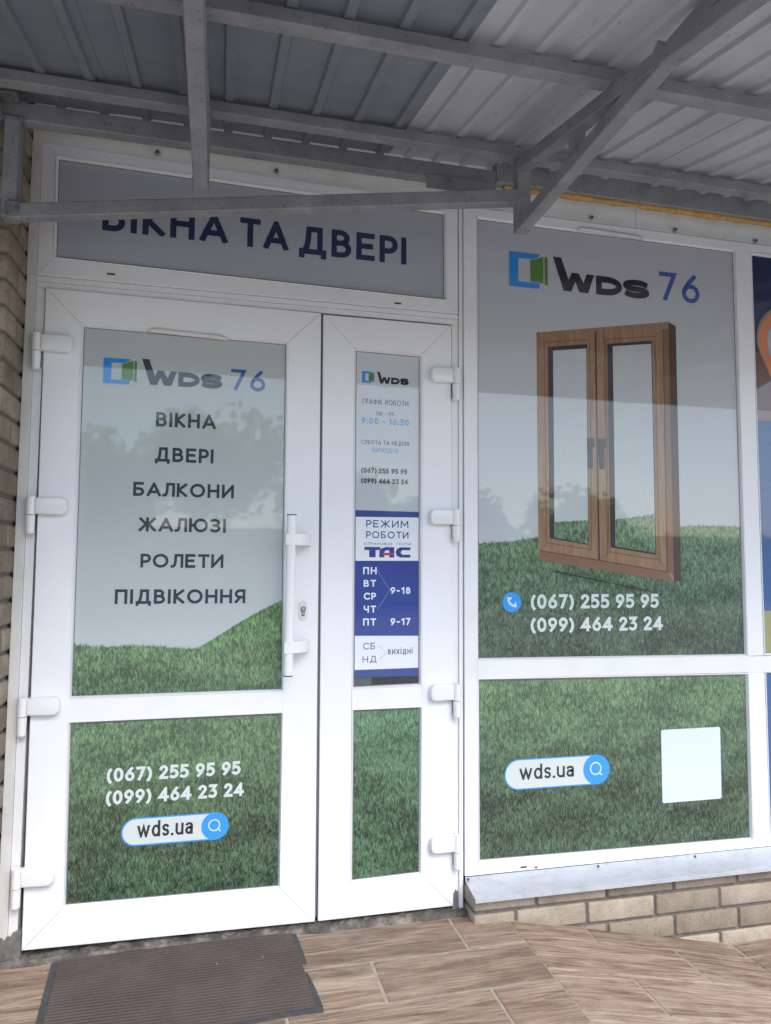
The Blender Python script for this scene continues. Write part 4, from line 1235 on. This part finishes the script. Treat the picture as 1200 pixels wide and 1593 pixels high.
# broken cement foot at the left end of the frame
pts = [(-.067, -.03), (-.067, .044), (-.052, .050), (-.046, .038), (-.038, .052), (-.030, .046), (-.022, .060), (-.012, .064), (.002, .066), (.004, .0), (.003, -.03)]
cf = MB().prism(pts, -.002, .03).build('cement_patch', M['darkcement'], None, bevel=.0015)
tag(cf, 'broken grey cement patch at the bottom left corner of the door frame', 'cement')
pts = [(1.4215, -.02), (1.4215, .040), (1.4300, .036), (1.4360, .050), (1.4440, .042), (1.4440, -.02)]
cf = MB().prism(pts, .004, .03).build('cement_patch', M['darkcement'], None, bevel=.001)
tag(cf, 'small dirty cement patch at the foot of the right door jamb', 'cement')

# doormat
mt_ = thing('doormat', (.49, -.24, LZ), 'brown ribbed doormat with torn black rubber edge in front of the wide door', 'doormat')
def slabxy(name, poly, z0, z1, mat, parent, top_noise=0):
    n = len(poly); V = [(x, y, z0) for x, y in poly] + [(x, y, z1) for x, y in poly]
    return mk(name, V, [tuple(range(n)), tuple(range(n, 2 * n))] + [(i, (i + 1) % n, n + (i + 1) % n, n + i) for i in range(n)], mat, parent)
body = [(.1230, -.034), (.28, -.026), (.49, -.014), (.8450, -.012), (.8560, -.206), (.8640, -.300), (.8680, -.432)]
body += [(.80, -.434), (.76, -.440), (.72, -.447), (.68, -.450), (.62, -.458), (.50, -.464), (.36, -.470), (.1560, -.480)]
nb = len(body)
bo = slabxy('carpet', body, LZ + .0005, LZ + .0085, M['carpet'], mt_)
def edge(pts, w0):
    # strip along pts, w0 outward to the left of travel
    L = []; R = []
    for i, p in enumerate(pts):
        a = Vector(pts[max(i - 1, 0)]); b = Vector(pts[min(i + 1, len(pts) - 1)]); d = (b - a).normalized(); n = Vector((-d.y, d.x))
        L.append(tuple(Vector(p))); R.append(tuple(Vector(p) + n * w0[i]))
    slabxy('rubber_edge', L + R[::-1], LZ + .0005, LZ + .0045, M['rubber'], mt_)
edge([(.1560, -.480), (.1230, -.0345)], [.021, .021])
edge([(.8450, -.010), (.8510, -.11), (.8560, -.206)], [.013, .016, .017])
edge([(.8590, -.262), (.8650, -.35), (.8680, -.432)], [.010, .017, .022])
edge([(.8895, -.433), (.80, -.434), (.76, -.440), (.72, -.447), (.68, -.450), (.62, -.458), (.50, -.464), (.36, -.470), (.136, -.481)], [.020, .018, .014, .010, .013, .02, .02, .02, .02])
# crumbs of plaster on mat and tiles
rc = random.Random(12)
crumb_spots = [(.60, -.16, 'white crumb near the centre of the doormat'), (.74, -.155, 'white crumb on the right part of the doormat'), (.095, -.085, 'white crumb on the tile beside the left edge of the doormat')]
for x, y, lab in crumb_spots:
    bm = bmesh.new(); bmesh.ops.create_icosphere(bm, subdivisions=1, radius=.0016)
    for v in bm.verts: v.co *= rc.uniform(.6, 1.3); v.co.x *= rc.uniform(1, 2)
    me = bpy.data.meshes.new('crumb'); bm.to_mesh(me); bm.free(); me.materials.append(M['crumb'])
    o = link('crumb', me, None, (x, y, LZ + (.0098 if x > .12 else .002))); tag(o, lab, 'crumb')

# dark object standing inside behind the clear strip of glass
cb = MB().box((1.135, .045, .60), (1.36, .30, .800)).build('counter_box', M['darkmetal'], None, bevel=.006)
tag(cb, 'dark shiny box indoors, seen through the clear strip under the blue poster', 'box')
wb = MB().box((.98, .045, .40), (1.13, .32, .815)).build('indoor_panel', M['pvc_dirty'], None, bevel=.004)
tag(wb, 'pale panel indoors at the left of the clear strip under the blue poster', 'panel')

# ================================================================== ACROSS THE YARD (seen as reflections)
def tree(x, y, h, cr, label, seed, leaves=2600):
    r = random.Random(seed)
    t = thing('broadleaf_tree', (x, y, -.225), label, 'tree', None)
    m_ = MB()
    m_.tube((x, y, -.3), (x + .1, y, h * .45), .22, 10, .14)
    for k in range(6):
        a = r.uniform(0, 6.28); m_.tube((x + .1, y, h * (.3 + .03 * k)), (x + cr * .6 * math.cos(a), y + cr * .6 * math.sin(a), h * r.uniform(.6, .85)), .08, 6, .03)
    m_.build('trunk', M['bark'], t)
    V = []; Fc = []
    blobs = [(x + r.uniform(-.7, .7) * cr, y + r.uniform(-.7, .7) * cr, h * r.uniform(.42, .86), cr * r.uniform(.3, .5)) for _ in range(13)]
    for _ in range(leaves):
        bx, by, bz, br_ = r.choice(blobs)
        d = Vector((r.gauss(0, 1), r.gauss(0, 1), r.gauss(0, .8))).normalized() * br_ * r.uniform(.55, 1.05)
        c = Vector((bx, by, bz)) + d
        a = Vector((r.uniform(-1, 1), r.uniform(-1, 1), r.uniform(-1, 1))).normalized() * .16
        b = a.orthogonal().normalized() * .12
        n = len(V); V += [tuple(c - a), tuple(c + b), tuple(c + a), tuple(c - b)]; Fc.append((n, n + 1, n + 2, n + 3))
    me = bpy.data.meshes.new('crown'); o = Vector((x, y, -.225))
    me.from_pydata([tuple(Vector(v) - o) for v in V], [], Fc); me.materials.append(M['leaf'])
    link('crown', me, t, o)
tree(-3.9, -21, 5.4, 2.5, 'leafy tree across the yard, reflected in the left part of the wide door', 1)
tree(-.3, -22, 6.9, 3.0, 'tall leafy tree across the yard, reflected in the middle of the wide door', 2)
tree(4.2, -22, 4.2, 2.4, 'rounded leafy tree across the yard, reflected beside the narrow door', 3)
tree(8.8, -23, 3.8, 2.3, 'low leafy tree across the yard, reflected in the big shop window', 4)
tree(14.5, -22, 3.9, 2.5, 'leafy tree furthest right across the yard, reflected at the window edge', 5)
yw = MB()
for i in range(26):
    yw.box((-30 + i * 2.5, -25.1, -.225), (-30 + i * 2.5 + 2.44, -25.0, 2.55))
    yw.box((-30 + i * 2.5 - .06, -25.16, -.225), (-30 + i * 2.5 + .0, -24.94, 2.7))
tag(yw.build('yard_fence', newmat('fence_panel', (.66, .68, .66), .8)), 'pale panel fence on the far side of the yard, behind the trees', 'fence')
